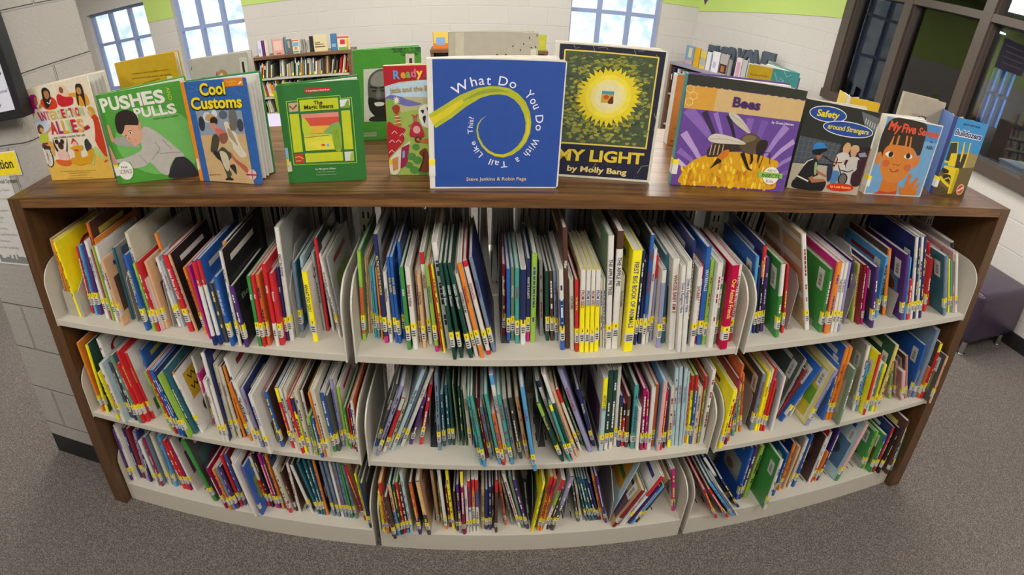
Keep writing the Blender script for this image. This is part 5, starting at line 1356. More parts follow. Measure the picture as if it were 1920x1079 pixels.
def art_senses(A):
    A.p('6ea0c8', [(218, 245), (750, 335), (640, 1018), (120, 990)]); A.p('4a86c0', [(590, 310), (750, 335), (720, 500), (600, 480)])
    A.p('cc7224', [(262, 850), (410, 840), (420, 1000), (240, 985)]); A.p('c0452c', [(190, 998), (250, 970), (330, 985), (410, 972), (412, 1008)]); 
    A.p('2c2118', [(220, 640), (178, 590), (190, 420), (240, 290), (330, 255), (520, 290), (600, 330), (600, 480), (570, 640), (500, 560), (300, 540)], 1)
    A.e('cf7a2c', 193, 655, 26, 66, 6); A.e('cf7a2c', 552, 685, 30, 66, 14)
    A.p('d07d2c', [(225, 640), (240, 560), (300, 520), (480, 545), (530, 600), (525, 700), (490, 810), (420, 880), (345, 893), (270, 850), (225, 760)], 1)
    for q in ([(270, 530), (300, 440), (310, 430), (300, 530)], [(330, 540), (345, 430), (362, 430), (350, 545)], [(420, 540), (420, 430), (438, 430), (438, 545)], [(460, 550), (462, 440), (474, 440), (480, 555)]): A.p('d07d2c', q)
    A.p('f0e9da', [(248, 610), (290, 585), (330, 625), (295, 645)], 1); A.e('3a2418', 302, 615, 22, 28); A.e('100c0a', 303, 615, 11, 15); A.p('f0e9da', [(428, 635), (470, 600), (510, 640), (470, 660)], 1); A.e('3a2418', 468, 628, 22, 28); A.e('100c0a', 468, 628, 11, 15)
    A.b('5a2c14', [(335, 700), (350, 715), (370, 712), (385, 725), (410, 705)], 5); A.b('6a2a18', [(315, 755), (340, 785), (375, 780), (398, 760)], 7); A.e('c05030', 385, 775, 13, 12)
    A.e('c8602c', 270, 700, 34, 34); A.e('c8602c', 480, 740, 34, 34)
    A.p('cc7224', [(430, 930), (445, 925), (470, 960), (505, 800), (535, 805), (522, 910), (590, 835), (605, 850), (565, 940), (615, 895), (625, 915), (590, 970), (622, 970), (600, 1012), (450, 1010)], 0)
    A.t('d9552e', 'My', (236, 370), (350, 395), 92, .035); A.t('d9552e', 'Five', (365, 395), (500, 412), 88, .035); A.t('d9552e', 'Senses', (522, 415), (722, 448), 74, .032); A.t('23303c', 'by', (655, 492), (682, 496), 22, 0, 'author_line'); A.t('23303c', 'Aliki', (622, 555), (692, 562), 36, .01, 'author_line')
show('white edged picture book with a dark haired child waving on light blue', 'b3', (210, 235), (760, 325), (650, 1030), (110, 1000), art_senses, col='ddd8ca', opening=15, thick=.018, spine='d6cfbc', spine_sticker=True)
def art_dozer(A):
    A.p('3f8fc8', [(890, 242), (1188, 315), (1145, 660), (840, 640)]); A.p('9a8a52', [(1000, 600), (1080, 600), (1145, 640), (1120, 760), (980, 760)], 1); A.p('6a5a34', [(815, 760), (1125, 740), (1072, 1040), (775, 1008)]); A.p('54452a', [(790, 900), (900, 960), (960, 1000), (1060, 930), (1072, 1040), (775, 1008)], 1)
    Yc = 'e3c81e'
    A.p('3a3a34', [(865, 500), (930, 490), (935, 600), (890, 700), (845, 660)]); A.b(Yc, [(862, 490), (930, 492), (940, 620), (935, 730)], 10); A.p(Yc, [(885, 600), (945, 600), (935, 735), (870, 720)]); A.p('3a342c', [(945, 610), (1035, 610), (1020, 750), (940, 745)]); A.p(Yc, [(985, 490), (995, 488), (1000, 600), (985, 690), (975, 680), (980, 600)]); A.p(Yc, [(1040, 500), (1058, 495), (1050, 520), (1045, 640), (1030, 740), (1015, 745), (1035, 630)])
    A.p(Yc, [(840, 720), (980, 750), (985, 780), (950, 1000), (915, 1000), (925, 850), (840, 790)]); A.p(Yc, [(830, 670), (890, 680), (885, 700), (828, 690)]); A.p('c2a818', [(960, 760), (990, 770), (955, 995), (930, 990)]); A.b(Yc, [(815, 830), (860, 880), (920, 930)], 26); A.p('2c2822', [(850, 810), (915, 820), (910, 880), (860, 860)], 1); A.p('2c2822', [(830, 745), (890, 770), (880, 800), (835, 790)], 1); A.b(Yc, [(860, 860), (900, 840), (925, 870)], 12)
    A.t('1d3a5c', 'MIGHTY MACHINES', (948, 318), (1108, 352), 20, .01, 'series_line')
    A.t('f0f0ec', 'Bulldozers', (880, 415), (1138, 470), 62, .09); A.t('1f3f78', 'Bulldozers', (884, 412), (1134, 468), 58, .03)
    A.e('dcb48a', 1028, 958, 34, 54, 8); A.e('c24a2c', 1028, 958, 26, 42, 8); A.b('f2ead8', [(1005, 975), (1050, 940)], 12)
DZ = show('blue picture book with a yellow bulldozer, standing nearest the bench end', 'b3', (890, 242), (1188, 315), (1072, 1040), (775, 1008), art_dozer, col='3f8fc8', opening=66, thick=.014, spine='3a3f78', back='5c7fc0', spine_sticker=True)
# ---- second row, seen from behind
def rear(label, u0, u1, y0, y1, h=None, tl=None, fn=None, quad=None, frame='px', **kw):
    a = on_y(*u0, y0); b = on_y(*u1, y1); h = h or (a.z+b.z)/2-HT
    return display(label, a, b, h, (frame, quad, fn) if fn else None, **kw)
def art_goldrear(A):
    for k, (x0, x1) in enumerate(((400, 830), (388, 840), (490, 705))): A.t('5a4a10', ('Sometimes it is hard being a goldfish in a bowl on a', 'shelf in the bedroom. But sometimes, well, something', 'happens to change all that.')[k], (x0, 825+k*33), (x1, 775+k*31+k*4), 13, 0, 'blurb')
    A.p('e2dcc8', [(785, 822), (850, 815), (850, 960), (790, 970)]); A.p('2a2824', [(805, 840), (828, 838), (832, 930), (810, 932)]); A.p('7aa08c', [(330, 960), (430, 940), (470, 1000), (330, 1010)])
rear('mustard yellow book turned back to front with an orange spine, behind the green pushing cover', (214, 117), (327, 100), .27, .30, fn=art_goldrear, quad=((240, 750), (930, 640), (940, 1400), (240, 1450)), frame='c5', col='c9a41c', opening=10, spine='c8601c')
def art_horse(A):
    A.p('b78a52', [(1400, 896), (1420, 840), (1470, 800), (1530, 810), (1560, 870), (1560, 910)], 1); A.p('d9c9a8', [(1440, 900), (1450, 840), (1490, 830), (1500, 900)], 1); A.b('6a4a2c', [(1410, 850), (1425, 815)], 8); A.e('5a6a8c', 1260, 900, 90, 34); A.e('b9b2a4', 1260, 905, 70, 24); A.e('5a6a8c', 1600, 885, 40, 30)
    A.p('d8d4ca', [(1715, 690), (1800, 690), (1790, 900), (1705, 900)]); A.p('2c2a28', [(1735, 730), (1762, 728), (1758, 860), (1730, 862)]); A.b('6a665e', [(1130, 770), (1122, 800)], 8)
rear('pale grey book turned back to front with a horse drawing, behind the blue customs cover', (352, 111), (464, 100), .30, .31, fn=art_horse, quad=((1100, 710), (1820, 645), (1820, 1500), (1110, 1560)), frame='c5', col='bdb7ab', opening=12, spine='9a9c8c')
def art_portrait(A):
    rnd = random.Random(4)
    for k in range(60):
        x = rnd.uniform(360, 575); y = 45+rnd.random()*75*(1-abs(x-480)/220); A.k -= .8; A.p(rnd.choice(('2f6a2c', '3a7a34', '24562a')), ell(x, y, 16, 7, rnd.uniform(0, 180), 8))
    A.p('cfd0c4', [(130, 212), (305, 205), (470, 200), (480, 610), (138, 622)]); A.p('55554f', [(165, 330), (185, 260), (250, 215), (320, 225), (360, 300), (360, 420), (330, 560), (250, 590), (190, 540), (170, 430)], 1); A.p('8d8c84', [(190, 290), (240, 235), (310, 240), (330, 320), (280, 350), (200, 340)], 1); A.p('191917', [(170, 440), (215, 440), (250, 455), (300, 440), (360, 440), (350, 570), (270, 610), (205, 560), (178, 520)], 1); A.p('d9d8d0', [(218, 478), (260, 470), (295, 478), (285, 498), (235, 502)], 1); A.b('1c1c1a', [(180, 352), (240, 362)], 13); A.b('1c1c1a', [(262, 362), (310, 350)], 13); A.e('26251f', 215, 385, 20, 8); A.e('26251f', 285, 382, 18, 8); A.p('6f6e66', [(240, 380), (258, 380), (272, 430), (232, 432)], 1); A.p('22221f', [(190, 618), (210, 580), (330, 590), (420, 610)], 1)
    A.p('d9d3c0', [(457, 95), (526, 95), (528, 172), (460, 175)]); A.p('2a2824', [(486, 132), (508, 131), (510, 172), (488, 172)]); A.p('9ab08c', [(130, 705), (238, 698), (238, 732), (132, 736)]); A.t('3a4a34', 'Library Bound', (136, 722), (232, 716), 11, 0, 'series_line')
show('tall bright green book turned back to front with a bearded man portrait', 'a5', (42, 55), (575, 40), (602, 738), (108, 765), art_portrait, col='4a9a34', opening=9, thick=.012)
def art_dots(A):
    A.p('c2bda8', [(470, 195), (575, 187), (575, 492), (465, 490)])
    for x, y, rt in ((1366, 258, 70), (1298, 315, 50), (1168, 335, -30), (1262, 373, 60), (1455, 232, 80), (1445, 345, 40), (1042, 455, 60), (1134, 447, 70), (1183, 443, -10), (1310, 460, -60), (978, 415, 10), (1085, 415, 10), (1393, 350, 0), (930, 478, 20)): A.e('3a3a30', x, y, 12, 6, rt)
    A.p('cfcab8', [(1385, 365), (1455, 362), (1455, 492), (1382, 492)]); A.p('2c2a26', [(1370, 422), (1382, 422), (1380, 474), (1368, 474)])
rear('pale grey book with small dark leaf marks, above the blue tail book', (842, 59), (1011, 63), .17, .19, fn=art_dots, quad=((395, 185), (1480, 207), (1480, 1500), (395, 1500)), frame='c8', col='b3ad9c', opening=8, spine='aaa595')
a = on_z(1250, 272, HT); b = on_z(1332, 278, HT)
def art_orange(A): A.t('6a3a14', 'Lerner', (72, 630), (112, 634), 17, .01); A.t('8a5a34', 'Ages', (84, 530), (112, 532), 12, 0)
display('orange book with thick white page edge, behind the bee book', a, b, height_of('px', (1259, 138), (1345, 150), a, b), ('b1', ((82, 78), (460, 130), (400, 690), (45, 655)), art_orange), col='c9803c', opening=4, thick=.03, spine='cfc9bf', back='6a9a92')
def art_tealrear(A):
    A.p('c2a11c', [(990, 365), (1255, 405), (1245, 700), (975, 660)])
    A.t('5a4410', 'The Deborah Number', (1015, 440), (1215, 468), 14, .01, 'blurb'); A.t('6a5410', 'a story of a girl and the sea', (1018, 478), (1205, 500), 10, 0, 'blurb'); A.t('6a5410', 'told in bright pictures', (1012, 508), (1180, 528), 10, 0, 'blurb')
    for q in ([(1280, 440), (1340, 520), (1400, 500)], [(1300, 560), (1360, 480), (1430, 540)], [(1380, 440), (1420, 480), (1470, 470)]): A.b('a8cfcc', q, 4)
rear('teal and mustard book with its back cover shown, behind the bee book', (1405, 121.5), (1500, 137), .28, .25, fn=art_tealrear, quad=((990, 365), (1560, 465), (1540, 1100), (970, 1000)), frame='c7', col='3f8f8e', opening=70, side='right', thick=.016, back='5a9088', spine='4a948c')
rear('bright yellow book opened wide with a red spotted edge, behind the stranger safety book', (1600, 170), (1654, 184), .30, .28, col='d9b01c', opening=80, thick=.026, back='d9b41c', spine='c8c4bc', h=.215)
def art_tan(A):
    A.p('9a8f84', [(548, 216), (684, 256), (680, 320), (546, 300)]); A.p('4a3a36', [(560, 280), (615, 238), (680, 262), (680, 300), (546, 300)]); A.b('c9c4ba', [(560, 275), (615, 240), (676, 290)], 4)
rear('plain tan grey book with a small tent picture, behind the waving child book', (1697.6, 173.5), (1775, 193), .26, .22, fn=art_tan, quad=((450, 18), (848, 120), (760, 900), (380, 760)), frame='b3', col='b3a793', opening=12)
# ------------------------------------------------------------------ plastic magazine file on the top shelf
B3 = sorted([b for b in recs if b['r'] == 0 and b['s'] == 0], key=lambda b: b['i'])[:3]
fx0 = SECT[0][0]+.03; fx1 = max(b['x']+b['t'] for b in B3)+.006; fz = ZS[0]+.0006
M_PLASTIC = mat('frosted_beige_plastic', (.50, .46, .36), .35); M_PLASTIC.node_tree.nodes['Principled BSDF'].inputs['Transmission Weight'].default_value = .25
mf = empty('magazine_file', (fx0, .02, fz), 0, 'frosted plastic magazine file holding yellow books at the poster-side end of the top shelf', 'magazine file')
m = MB(); w_ = fx1-fx0; tt = .0022
m.box((0, 0, 0), (w_, tt, .085)); m.build('front_panel', M_PLASTIC, mf)
for x in (0, w_-tt):
    m = MB(); m.prism([(x, tt, 0), (x, tt, .085), (x, .09, .155), (x, .2, .155), (x, .2, 0)], (tt, 0, 0)); m.build('side_panel', M_PLASTIC, mf)
m = MB(); m.box((tt, .198, 0), (w_-tt, .2, .155)); m.build('rear_panel', M_PLASTIC, mf)
# ------------------------------------------------------------------ wall screen and posters on the pier
M_BEZEL = mat('black_plastic_bezel', (.014, .014, .017), .35)
ys = .085; xr = on_y(45, 222, ys).x; zb = on_y(44, 221, ys).z
tv = empty('wall_screen', (xr-.5, .149, zb), 0, 'black framed wall screen with grey slide on the block pier', 'screen')
m = MB(); m.box((-.5, -.062, 0), (.5, -.02, .62)); m.box((-.3, -.02, .1), (.3, -.0005, .45)); m.build('housing', M_BEZEL, tv, .004)
M_SCREEN = emit('lit_grey_slide', (.40, .40, .44), .55)
m = MB(); m.box((-.475, -.0635, .028), (.475, -.0622, .595)); sc = m.build('screen_panel', M_SCREEN, tv)
def flat_text(name, s, M, x0, x1, y, z, hgt, parent, col, bold=.0):
    m = MB(); vs, fs, a, b = text_geo(s, bold); k = (x1-x0)/(b-a); m.raw([(x0+(x-a)*k, y, z+yy*hgt/.73) for x, yy in vs], fs, col); return m.build(name, M, parent)
for s, (u0, v0), (u1, v1) in (("one's", (-2, 176), (20, 171)), ('y', (-2, 200), (4, 199))):
    p = on_y(u0, v0, ys); q = on_y(u1, v1, ys); flat_text('slide_text', s, M_PRINT, p.x-tv.location.x, q.x-tv.location.x, -.064, (p.z+q.z)/2-zb, .011, sc, (.09, .08, .10))
m = MB(); p = on_y(2, 140, ys); q = on_y(2, 28, ys); m.box((-.475, -.0641, p.z-zb), (p.x-tv.location.x, -.0637, q.z-zb), (.05, .045, .08)); m.build('slide_picture', M_PRINT, sc)
yp = .1485
pr = on_y(43, 410, yp).x; pt = on_y(36, 326, yp).z; pb_ = on_y(46, 498, yp).z
po = MB(); po.box((-1.3, yp-.001, pb_), (pr, yp+.0008, pt), (.62, .60, .57)); po = po.build('poster', M_PRINT); tag(po, 'white subject list poster taped to the block pier under a yellow card', 'poster')
lines = ('Dewey Decimal System', 'General Works', 'Philosophy and Psychology', 'Social Sciences', 'Language', 'Science', 'Engineering', 'Arts and Recreation', 'Literature', 'History and Geography')
for k, s in enumerate(lines):
    v = (338, 356, 372, 394, 407, 416, 428, 440, 452, 465)[k]; u = (32, 17, 20, 16, 7, 6, 14, 32, 20, 36)[k]; p = on_y(u, v, yp); hgt = .0145 if k == 0 else .009; ln = len(s)*hgt*.62
    flat_text('poster_line', s, M_PRINT, p.x-ln, p.x, yp-.0016, p.z-hgt*.5, hgt, po, (.06, .06, .07) if k == 0 else (.30, .29, .29), .012 if k == 0 else 0)
m = MB(); rnd = random.Random(8); x = on_y(3, 490, yp).x; zz = on_y(20, 492, yp).z
while x < pr-.008:
    w = rnd.uniform(.006, .014); m.box((x, yp-.0015, zz), (min(x+w, pr-.004), yp-.0012, zz+rnd.uniform(.012, .034)), (.22, .22, .22)); x += w
m.build('skyline_print', M_PRINT, po)
cr_ = on_y(34, 305, yp).x; ct = on_y(30, 284, yp).z; cb_ = on_y(34, 326, yp).z
m = MB(); m.box((-1.28, yp-.0035, cb_), (cr_, yp-.0022, ct), (.85, .66, .02)); m.box((-1.284, yp-.0022, cb_-.004), (cr_+.004, yp-.0017, ct+.004), (.7, .68, .64)); cd = m.build('wall_card', M_PRINT); tag(cd, 'bright yellow word card on the block pier above the subject list', 'sign')
p = on_y(28, 315, yp); flat_text('card_word', 'Non-Fiction', M_PRINT, p.x-.19, p.x, yp-.0042, p.z+.002, .034, cd, (.02, .02, .02), .015)
# ------------------------------------------------------------------ purple bench by the interior window wall
M_VINYL = mat('dark_purple_vinyl', (.040, .026, .050), .3, var=.1); M_CHROME = mat('brushed_chrome', (.6, .6, .6), .25, 1.0)
bn = empty('bench', (3.15, .98, 0), 0, 'dark purple vinyl cube bench on chrome legs beside the white block wall', 'bench')
m = MB(); m.box((-.26, -.33, .115), (.255, .36, .46)); b_ = m.build('upholstered_body', M_VINYL, bn, .035, True)
for x, y in ((-.19, -.27), (.19, -.27), (-.19, .29), (.19, .29)):
    m = MB(); m.tube((x, y, 0), (x, y, .12), .02, 16); m.tube((x, y, 0), (x, y, .006), .026, 16); m.build('leg', M_CHROME, bn)
# ------------------------------------------------------------------ bookcases, books and furniture far across the room
M_FARWOOD = wood('far_bookcase_wood', 0, (.10, .045, .018), (.22, .11, .05), .4); M_FARSTEEL = mat('far_shelf_steel', (.48, .46, .40), .5); M_LAV = mat('lavender_laminate', (.42, .38, .52), .35)
def far_rows(P0, dx, dy, W, z, hgt, n_seed, depth=.2, pal='WWWAwkKnbNuteyRO', fill=.9):
    """small books standing in a row; added to the uncounted filling"""
    rnd = random.Random(n_seed); s = .02; lean = rnd.uniform(-.2, .2)
    R3 = Matrix(((dx, -dy, 0), (dy, dx, 0), (0, 0, 1))).to_4x4()
    while s < W-.03:
        t = rnd.uniform(.008, .018); L = hgt*rnd.uniform(.62, .93)
        if rnd.random() < .08: lean = rnd.uniform(-.3, .3); s += .03
        c = rnd.choice(pal); m, bt = cover_mb(t, L, depth, c, c, rnd.choice(('', '', 'W:.7', 'Y:-.2')))
        if rnd.random() < fill: STUFF.add(m, Matrix.Translation((P0[0]+dx*s, P0[1]+dy*s, z+.006)) @ R3 @ Matrix.Rotation(lean, 4, 'Y'))
        s += t+.0015
def far_case(name, label, P0, P1, depth, top, shelves, ext=0):
    P0 = Vector((P0[0], P0[1], 0)); P1 = Vector((P1[0], P1[1], 0)); u = (P1-P0); W = u.length; u /= W
    root = empty(name, P0, math.atan2(u.y, u.x), label, 'bookcase')
    for a in (0, W-.03):
        m = MB(); m.box((a, 0, 0), (a+.03, depth, top-.03)); m.build('end_panel', M_FARWOOD, root)
    m = MB(); m.box((-.005, -.005, top-.03), (W+.005, depth, top)); m.build('top_board', M_FARWOOD, root)
    m = MB(); m.box((.03, depth-.015, .02), (W-.03, depth, top-.03)); m.build('back_panel', M_FARSTEEL, root)
    for z in shelves:
        m = MB(); m.box((.03, .01, z-.02), (W-.03, depth-.015, z)); m.build('shelf', M_FARSTEEL, root)
    return root, u, W
YF = 4.55
a = on_y(469, 106, YF); b = on_y(657, 98, YF); tz = (a.z+b.z)/2; z1_ = on_y(560, 143, YF).z; z2_ = on_y(520, 182, YF).z; z3_ = on_y(500, 214, YF).z
far_case('bookcase', 'small wooden bookcase against the far wall between window and pale wall', (a.x, YF), (b.x, YF), .3, tz, (z1_, z2_, z3_, .06))
for k, (z, zt) in enumerate(((z1_, tz-.03), (z2_, z1_-.02), (z3_, z2_-.02))): far_rows((a.x+.03, YF+.03), 1, 0, b.x-a.x-.06, z, (zt-z), 20+k)
c0 = on_y(807, 93, YF); c1 = on_y(1027, 97, YF); tzc = (c0.z+c1.z)/2
far_case('bookcase', 'small wooden bookcase at the far wall, mostly hidden behind the blue tail book', (c0.x, YF), (c1.x, YF), .3, tzc, (tzc-.36, tzc-.72, .06)); far_rows((c0.x+.03, YF+.03), 1, 0, c1.x-c0.x-.06, tzc-.36, .32, 33)
# the long one along the angled wall
wd_ = (CORN-RW0).normalized(); inn = Vector((wd_.y, -wd_.x, 0));  inn = inn if inn.x < 0 else -inn
LP = RW0+inn*.36; 
f0 = on_plane(1256, 122, LP, inn); f1 = on_plane(1440, 158, LP, inn); tzr = (on_plane(1300, 131, LP, inn).z+on_plane(1395, 149, LP, inn).z)/2
M_GREYTOP = mat('grey_lavender_laminate', (.30, .28, .34), .4)
rc, ru, RWd = far_case('bookcase', 'long bookcase with grey edged top along the white wall, letters standing on it', (f0.x, f0.y), (f1.x, f1.y), .34, tzr, (tzr-.36, tzr-.72, .06))
for o in rc.children:
    if o.name.startswith('top_board'): o.data.materials[0] = M_GREYTOP
far_rows((f0.x+ru.x*.04, f0.y+ru.y*.04), ru.x, ru.y, RWd-.1, tzr-.36, .32, 41)
def far_book(label, q, plane, base, col, patch=None, t=.018):
    """q = u0, u1, v0 (top), v1 (foot) in picture units"""
    p, n = plane; A0 = on_plane(q[0], (q[2]+q[3])/2, p, n); A1 = on_plane(q[1], (q[2]+q[3])/2, p, n); h = on_plane((q[0]+q[1])/2, q[2], p, n).z-on_plane((q[0]+q[1])/2, q[3], p, n).z
    u = A1-A0; u.z = 0; w = u.length; rz = math.atan2(u.y, u.x); c = lambda k: k if isinstance(k, tuple) else (hx(k) if len(k) == 6 else K[k])
    m = MB(); m.box((0, 0, 0), (w, .003, h), c(col)); m.box((0, t-.003, 0), (w, t, h), c(col)); m.box((0, 0, 0), (.003, t, h), c(col)); o = m.build('picture_book', M_COVER); o.location = (A0.x, A0.y, base+.0006); o.rotation_euler = (0, 0, rz)
    tag(o, label, 'book', 'picture books stood on the distant bookcases'); m = MB(); m.box((.0035, .0032, .003), (w-.003, t-.0032, h-.003)); m.build('page_block', M_PAGE, o)
    if patch:
        m = MB()
        for k, (pc, s0, t0, s1, t1) in enumerate(patch): m.box((w*s0, -.0006-.0003*k, h*t0), (w*s1, 0, h*t1), c(pc))
        m.build('cover_picture', M_COVER, o)
PL = (Vector((0, YF+.08, 0)), Vector((0, 1, 0))); g6 = lambda a, b, c, d: (460+a/5.995, 460+b/5.995, 50+c/5.995, 50+d/5.995)
for lab, q, col, patch in (
    ('pale lavender book at the window end of the far bookcase top', (135, 183, 150, 325), 'd9d6ea', [('aab4d8', .3, .2, .7, .5)]), ('slim purple book on the far bookcase top', (186, 213, 150, 325), '6a2f7c', None), ('cream book beside the slim purple one on the far bookcase', (216, 256, 150, 322), 'd8d0bc', None),
    ('pale pink book with a rounded picture on the far bookcase top', (302, 432, 138, 318), 'dba79a', [('e6c4b8', .15, .3, .85, .85), ('8a5a50', .3, .05, .7, .12)]), ('blue green book beside the pale pink one', (436, 458, 118, 312), '5a8a9c', None), ('dark grey book leaning beside a narrow white one', (470, 520, 150, 312), '6a6a66', [('a8a49a', .2, .4, .7, .9)]),
    ('narrow white book with orange fruit picture on the far bookcase', (530, 606, 152, 306), 'e2ddd0', [('d86a4a', .05, .88, .95, .97), ('7ab0c8', .1, .5, .9, .8), ('e08a3a', .3, .25, .7, .45), ('4a9a7a', .1, .05, .9, .16)]), ('grey striped book among the thin grey ones', (628, 676, 150, 300), '9a978e', [('5a5852', .4, .1, .55, .9)]), ('thin pale grey book beside the black one', (680, 718, 165, 298), 'b5b2a8', [('6a6862', .3, .2, .5, .8)]),
    ('black book beside the wide cream one', (724, 762, 120, 296), '2e2c2c', None), ('wide cream book with brown title on the far bookcase top', (768, 920, 108, 293), 'dccfa6', [('6a5030', .1, .5, .5, .55), ('6a5030', .1, .4, .75, .45), ('6a5030', .1, .25, .85, .31)]), ('blue book behind the red flower book', (962, 1030, 95, 282), '4a7aa8', [('8ab0c8', .1, .2, .8, .4)]), ('white book with a big red flower at the far bookcase end', (1032, 1170, 122, 276), 'e4d8c4', [('d8584a', .02, .85, .98, .98), ('c83a44', .25, .4, .65, .75), ('e0b23a', .75, .2, .95, .8), ('7ab05a', .1, .02, .9, .2)])):
    far_book(lab, g6(*q), PL, tz, col, patch)
far_book('yellow and orange book with a blue oval, behind the red topped book', (812, 840, 62, 93), PL, tzc, 'e2c25a', [('d8782c', 0, 0, 1, .33), ('86a8d0', .2, .22, .8, .68)]); far_book('small lime green book showing beside the dotted grey book', (1009, 1024, 68, 97), PL, tzc, 'b5bc3c', [('d0b848', .2, .3, .8, .6)])
PR = (LP-inn*.06, inn); g7 = lambda a, b, c, d: (1240+a/5.994, 1240+b/5.994, 60+c/5.994, 60+d/5.994)
for lab, q, col, patch in (
    ('blue book with a pale tower picture at the far end of the long bookcase', (268, 362, 155, 378), '7fa0c4', [('d8d0a8', .35, .4, .75, .9), ('c8a0a0', .1, .05, .9, .25)]), ('plain golden yellow book on the long bookcase', (366, 430, 165, 388), 'd8a81c', None), ('yellow book with a grey picture panel on the long bookcase', (432, 500, 205, 405), 'd8c258', [('a8b0b0', .1, .2, .9, .6), ('c87a4a', .0, .5, .15, .7)]), ('slim white book before the first letter', (508, 556, 200, 412), 'dcdce8', None), ('white book beside the slim white one before the letters', (570, 652, 205, 442), 'e4e2ea', [('b8b8cc', .2, .2, .6, .5)]),
    ('grey book with a brown animal picture on the long bookcase', (656, 748, 225, 462), 'b0aaa8', [('3a2c24', .05, .05, .95, .5), ('b06a38', .25, .12, .7, .42)]), ('thin grey book beside the brown animal one', (756, 788, 270, 462), '9a9894', None), ('pink and white book standing under the letters', (836, 904, 250, 496), 'dcc8d0', [('c8a0b0', .2, .1, .8, .8)]), ('pale grey book under the middle letters', (908, 965, 255, 494), 'b8b6b4', None), ('pale blue and white book under the letters', (978, 1056, 258, 480), 'cfe0ea', [('9ac4d8', .1, .5, .9, .9)]), ('bright blue book lying open under the letters', (1060, 1164, 268, 500), '3f8cc0', [('6aaad8', .2, .4, .8, .8)]),
    ('purple book at the near end of the long bookcase', (1376, 1570, 330, 560), '4a3a8c', [('7a4a9a', 0, 0, .3, 1)])):
    far_book(lab, g7(*q), PR, tzr, col, patch)
M_SLATE = mat('slate_blue_painted_letter', (.075, .095, .125), .45)
PLt = LP-inn*.2
ltop = {0: 84, 1: 86, 2: 88, 3: 89, 4: 91, 5: 93, 6: 95, 7: 98}
for k, (ch, u0, u1) in enumerate((('E', 1326, 1341), ('V', 1341, 1354), ('E', 1354, 1368), ('R', 1366, 1383), ('Y', 1381, 1397), ('O', 1394, 1415), ('N', 1413, 1434), ('E', 1431, 1455))):
    A0 = on_plane(u0, 100, PLt, inn); A1 = on_plane(u1, 100, PLt, inn); u = A1-A0; u.z = 0; h = max(.16, on_plane((u0+u1)/2, ltop[k], PLt, inn).z-tzr)
    vs, fs, x0, x1 = text_geo(ch, .045); ex = u.length/(x1-x0); m = MB(); n = len(vs); P = [((x-x0)*ex, 0, max(y, 0)*h/.73) for x, y in vs]
    edges = {}
    for f in fs:
        for i in range(len(f)): e = (f[i], f[(i+1) % len(f)]); edges[e] = edges.get(e, 0)+1
    bd = [e for e in edges if (e[1], e[0]) not in edges]
    m.raw(P+[(x, .035, z) for x, y, z in P], list(fs)+[tuple(n+i for i in f[::-1]) for f in fs]+[(a_, n+a_, n+b_, b_) for a_, b_ in bd])
    o = m.build('letter', M_SLATE); o.location = (A0.x, A0.y, tzr+.0006); o.rotation_euler = (0, 0, math.atan2(u.y, u.x))
    tag(o, 'slate blue standing letter %s, %s of the row on the long bookcase' % (ch, ORD[k]), 'letter', 'standing letters on the long bookcase')
# lime chair behind a lavender table
tb = empty('table', (-1.05, 2.75, 0), 0, 'low lavender topped table seen between the open books', 'table')
m = MB(); m.box((-.65, -.3, .72), (.65, .3, .75)); m.build('table_top', M_LAV, tb, .004)
for x in (-.58, .58):
    for y in (-.24, .24): m = MB(); m.tube((x, y, 0), (x, y, .72), .018, 12); m.build('leg', M_CHROME, tb)
M_LIMEP = mat('lime_moulded_plastic', (.50, .66, .06), .35)
def chair(cx, cy, rz, top, label):
    ch = empty('chair', (cx, cy, 0), rz, label, 'chair', 'lime chairs across the room')
    m = MB(); n = 10
    for s in range(n):
        for lay in range(6):
            def P(i, j):
                a = (i/n-.5)*1.5; z = .52+(top-.52)*j/6; r_ = .2+.02*j/6; return (r_*math.sin(a), .02-r_*math.cos(a)+.16*0-(.03*(j/6)), z)
            q = [P(s, lay), P(s+1, lay), P(s+1, lay+1), P(s, lay+1)]; m.face(q); m.face([(x, y+.008, z) for x, y, z in q[::-1]])
    m.build('backrest', M_LIMEP, ch, 0, True)
    m = MB(); m.prism([(x, y+.02, .44) for x, y in ell(0, .0, .21, .2, 0, 20)], (0, 0, .02)); m.build('seat', M_LIMEP, ch, .006)
    for x in (-.15, .15):
        for y in (-.14, .16): m = MB(); m.tube((x*1.15, y*1.15, 0), (x, y, .44), .011, 10); m.build('leg', M_CHROME, ch)
    m = MB()
    for x in (-.15, .15): m.tube((x, -.16, .44), (x*.8, -.175, .56), .01, 8)
    m.build('back_support', M_CHROME, ch)
p = on_y(520, 172, 3.45); chair(p.x+.09, 3.67, 0, p.z, 'lime green plastic chair tucked behind the lavender table'); p = on_y(558, 153, 4.0); chair(p.x, 4.2, 0, p.z, 'lime green chair before the far bookcase, only its rim showing')
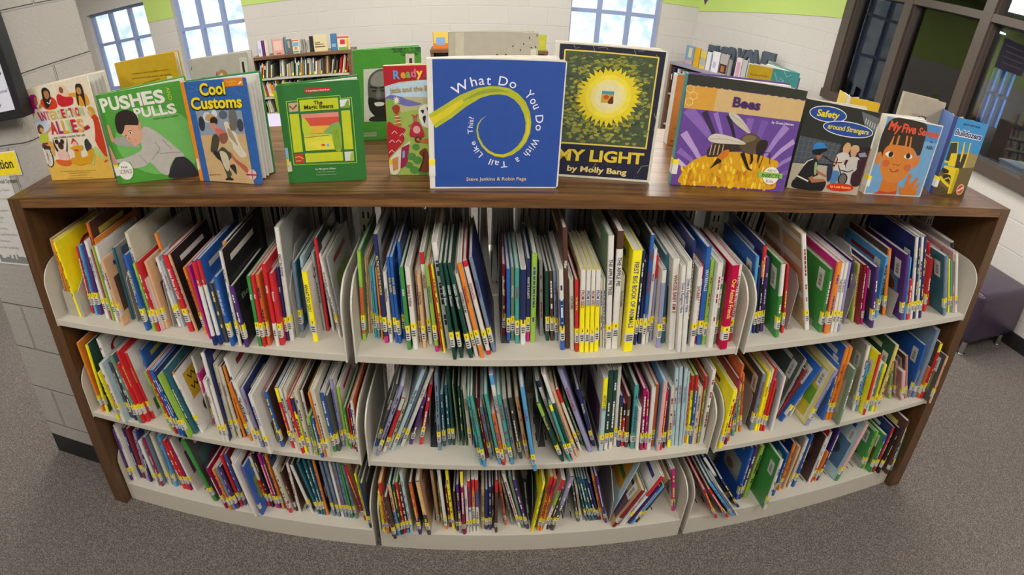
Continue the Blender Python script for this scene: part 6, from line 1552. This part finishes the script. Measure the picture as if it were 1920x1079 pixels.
# purple speech-bubble boards
M_PURPLE = mat('purple_foam_board', (.075, .03, .14), .6)
def bubble(label, tip, w, h, axis, tail=.12):
    t = empty('hanging_sign', tip, 0 if axis == 'x' else math.pi/2, label, 'sign', 'purple speech bubble boards'); P = [(0, 0, 0), (.05, 0, tail), (w*.35, 0, tail), (w*.35, 0, tail+h), (-w*.65, 0, tail+h), (-w*.65, 0, tail), (-.04, 0, tail)]
    m = MB(); m.prism(P, (0, .008, 0)); m.build('board', M_PURPLE, t)
    for k in range(4):
        m = MB(); z = tail+h*(.78-.19*k); m.box((-w*.55, -.001, z), (w*(.25-.05*(k % 2)), -.0005, z+h*.04)); m.build('printed_line', M_GREYPLATE, t)
    for x in (-w*.5, w*.25): m = MB(); m.tube((x, .004, tail+h), (x, .004, (CEIL if axis == 'x' else OCEIL)-tip[2]), .0012, 6); m.build('cord', M_BLACK, t)
tp = on_y(1322, 9, 2.9); bubble('purple speech bubble board hung from the ceiling, only its tail showing', tp, .5, .34, 'x')
tp = on_x(1744, 116, 5.4); bubble('purple speech bubble board beyond the second pane of the dark window', tp, .62, .32, 'y', .1); tp = on_x(1597, 73, 5.4); bubble('purple speech bubble board beyond the first pane of the dark window', tp, .5, .36, 'y', .1)  # both signs are reflections, built as boards behind the glass
# desk and white box beyond the interior window
dk = empty('desk', (4.25, 1.35, 0), 0, 'dark desk under the interior window', 'desk'); M_DESK = mat('dark_desk_laminate', (.05, .045, .045), .4)
m = MB(); m.box((-.6, -.9, .88), (.4, .9, .92)); m.build('desk_top', M_DESK, dk)
for y in (-.85, .81): m = MB(); m.box((-.58, y, 0), (.38, y+.04, .88)); m.build('side_panel', M_DESK, dk)
bx = empty('storage_box', (4.05, 1.42, .921), 0, 'white lidded box on the desk beyond the dark window', 'box'); M_WHITEBOX = mat('white_plastic_box', (.62, .64, .68), .5)
m = MB(); m.box((-.16, -.2, 0), (.16, .2, .14)); m.build('body', M_WHITEBOX, bx, .01); m = MB(); m.box((-.17, -.21, .1405), (.17, .21, .16)); m.build('lid', M_WHITEBOX, bx, .006)
st = STUFF.build('picture_book', M_COVER)
tag(st, 'further thin picture books and fore-edges filling the gaps on the shelves', 'book', None, 'stuff')
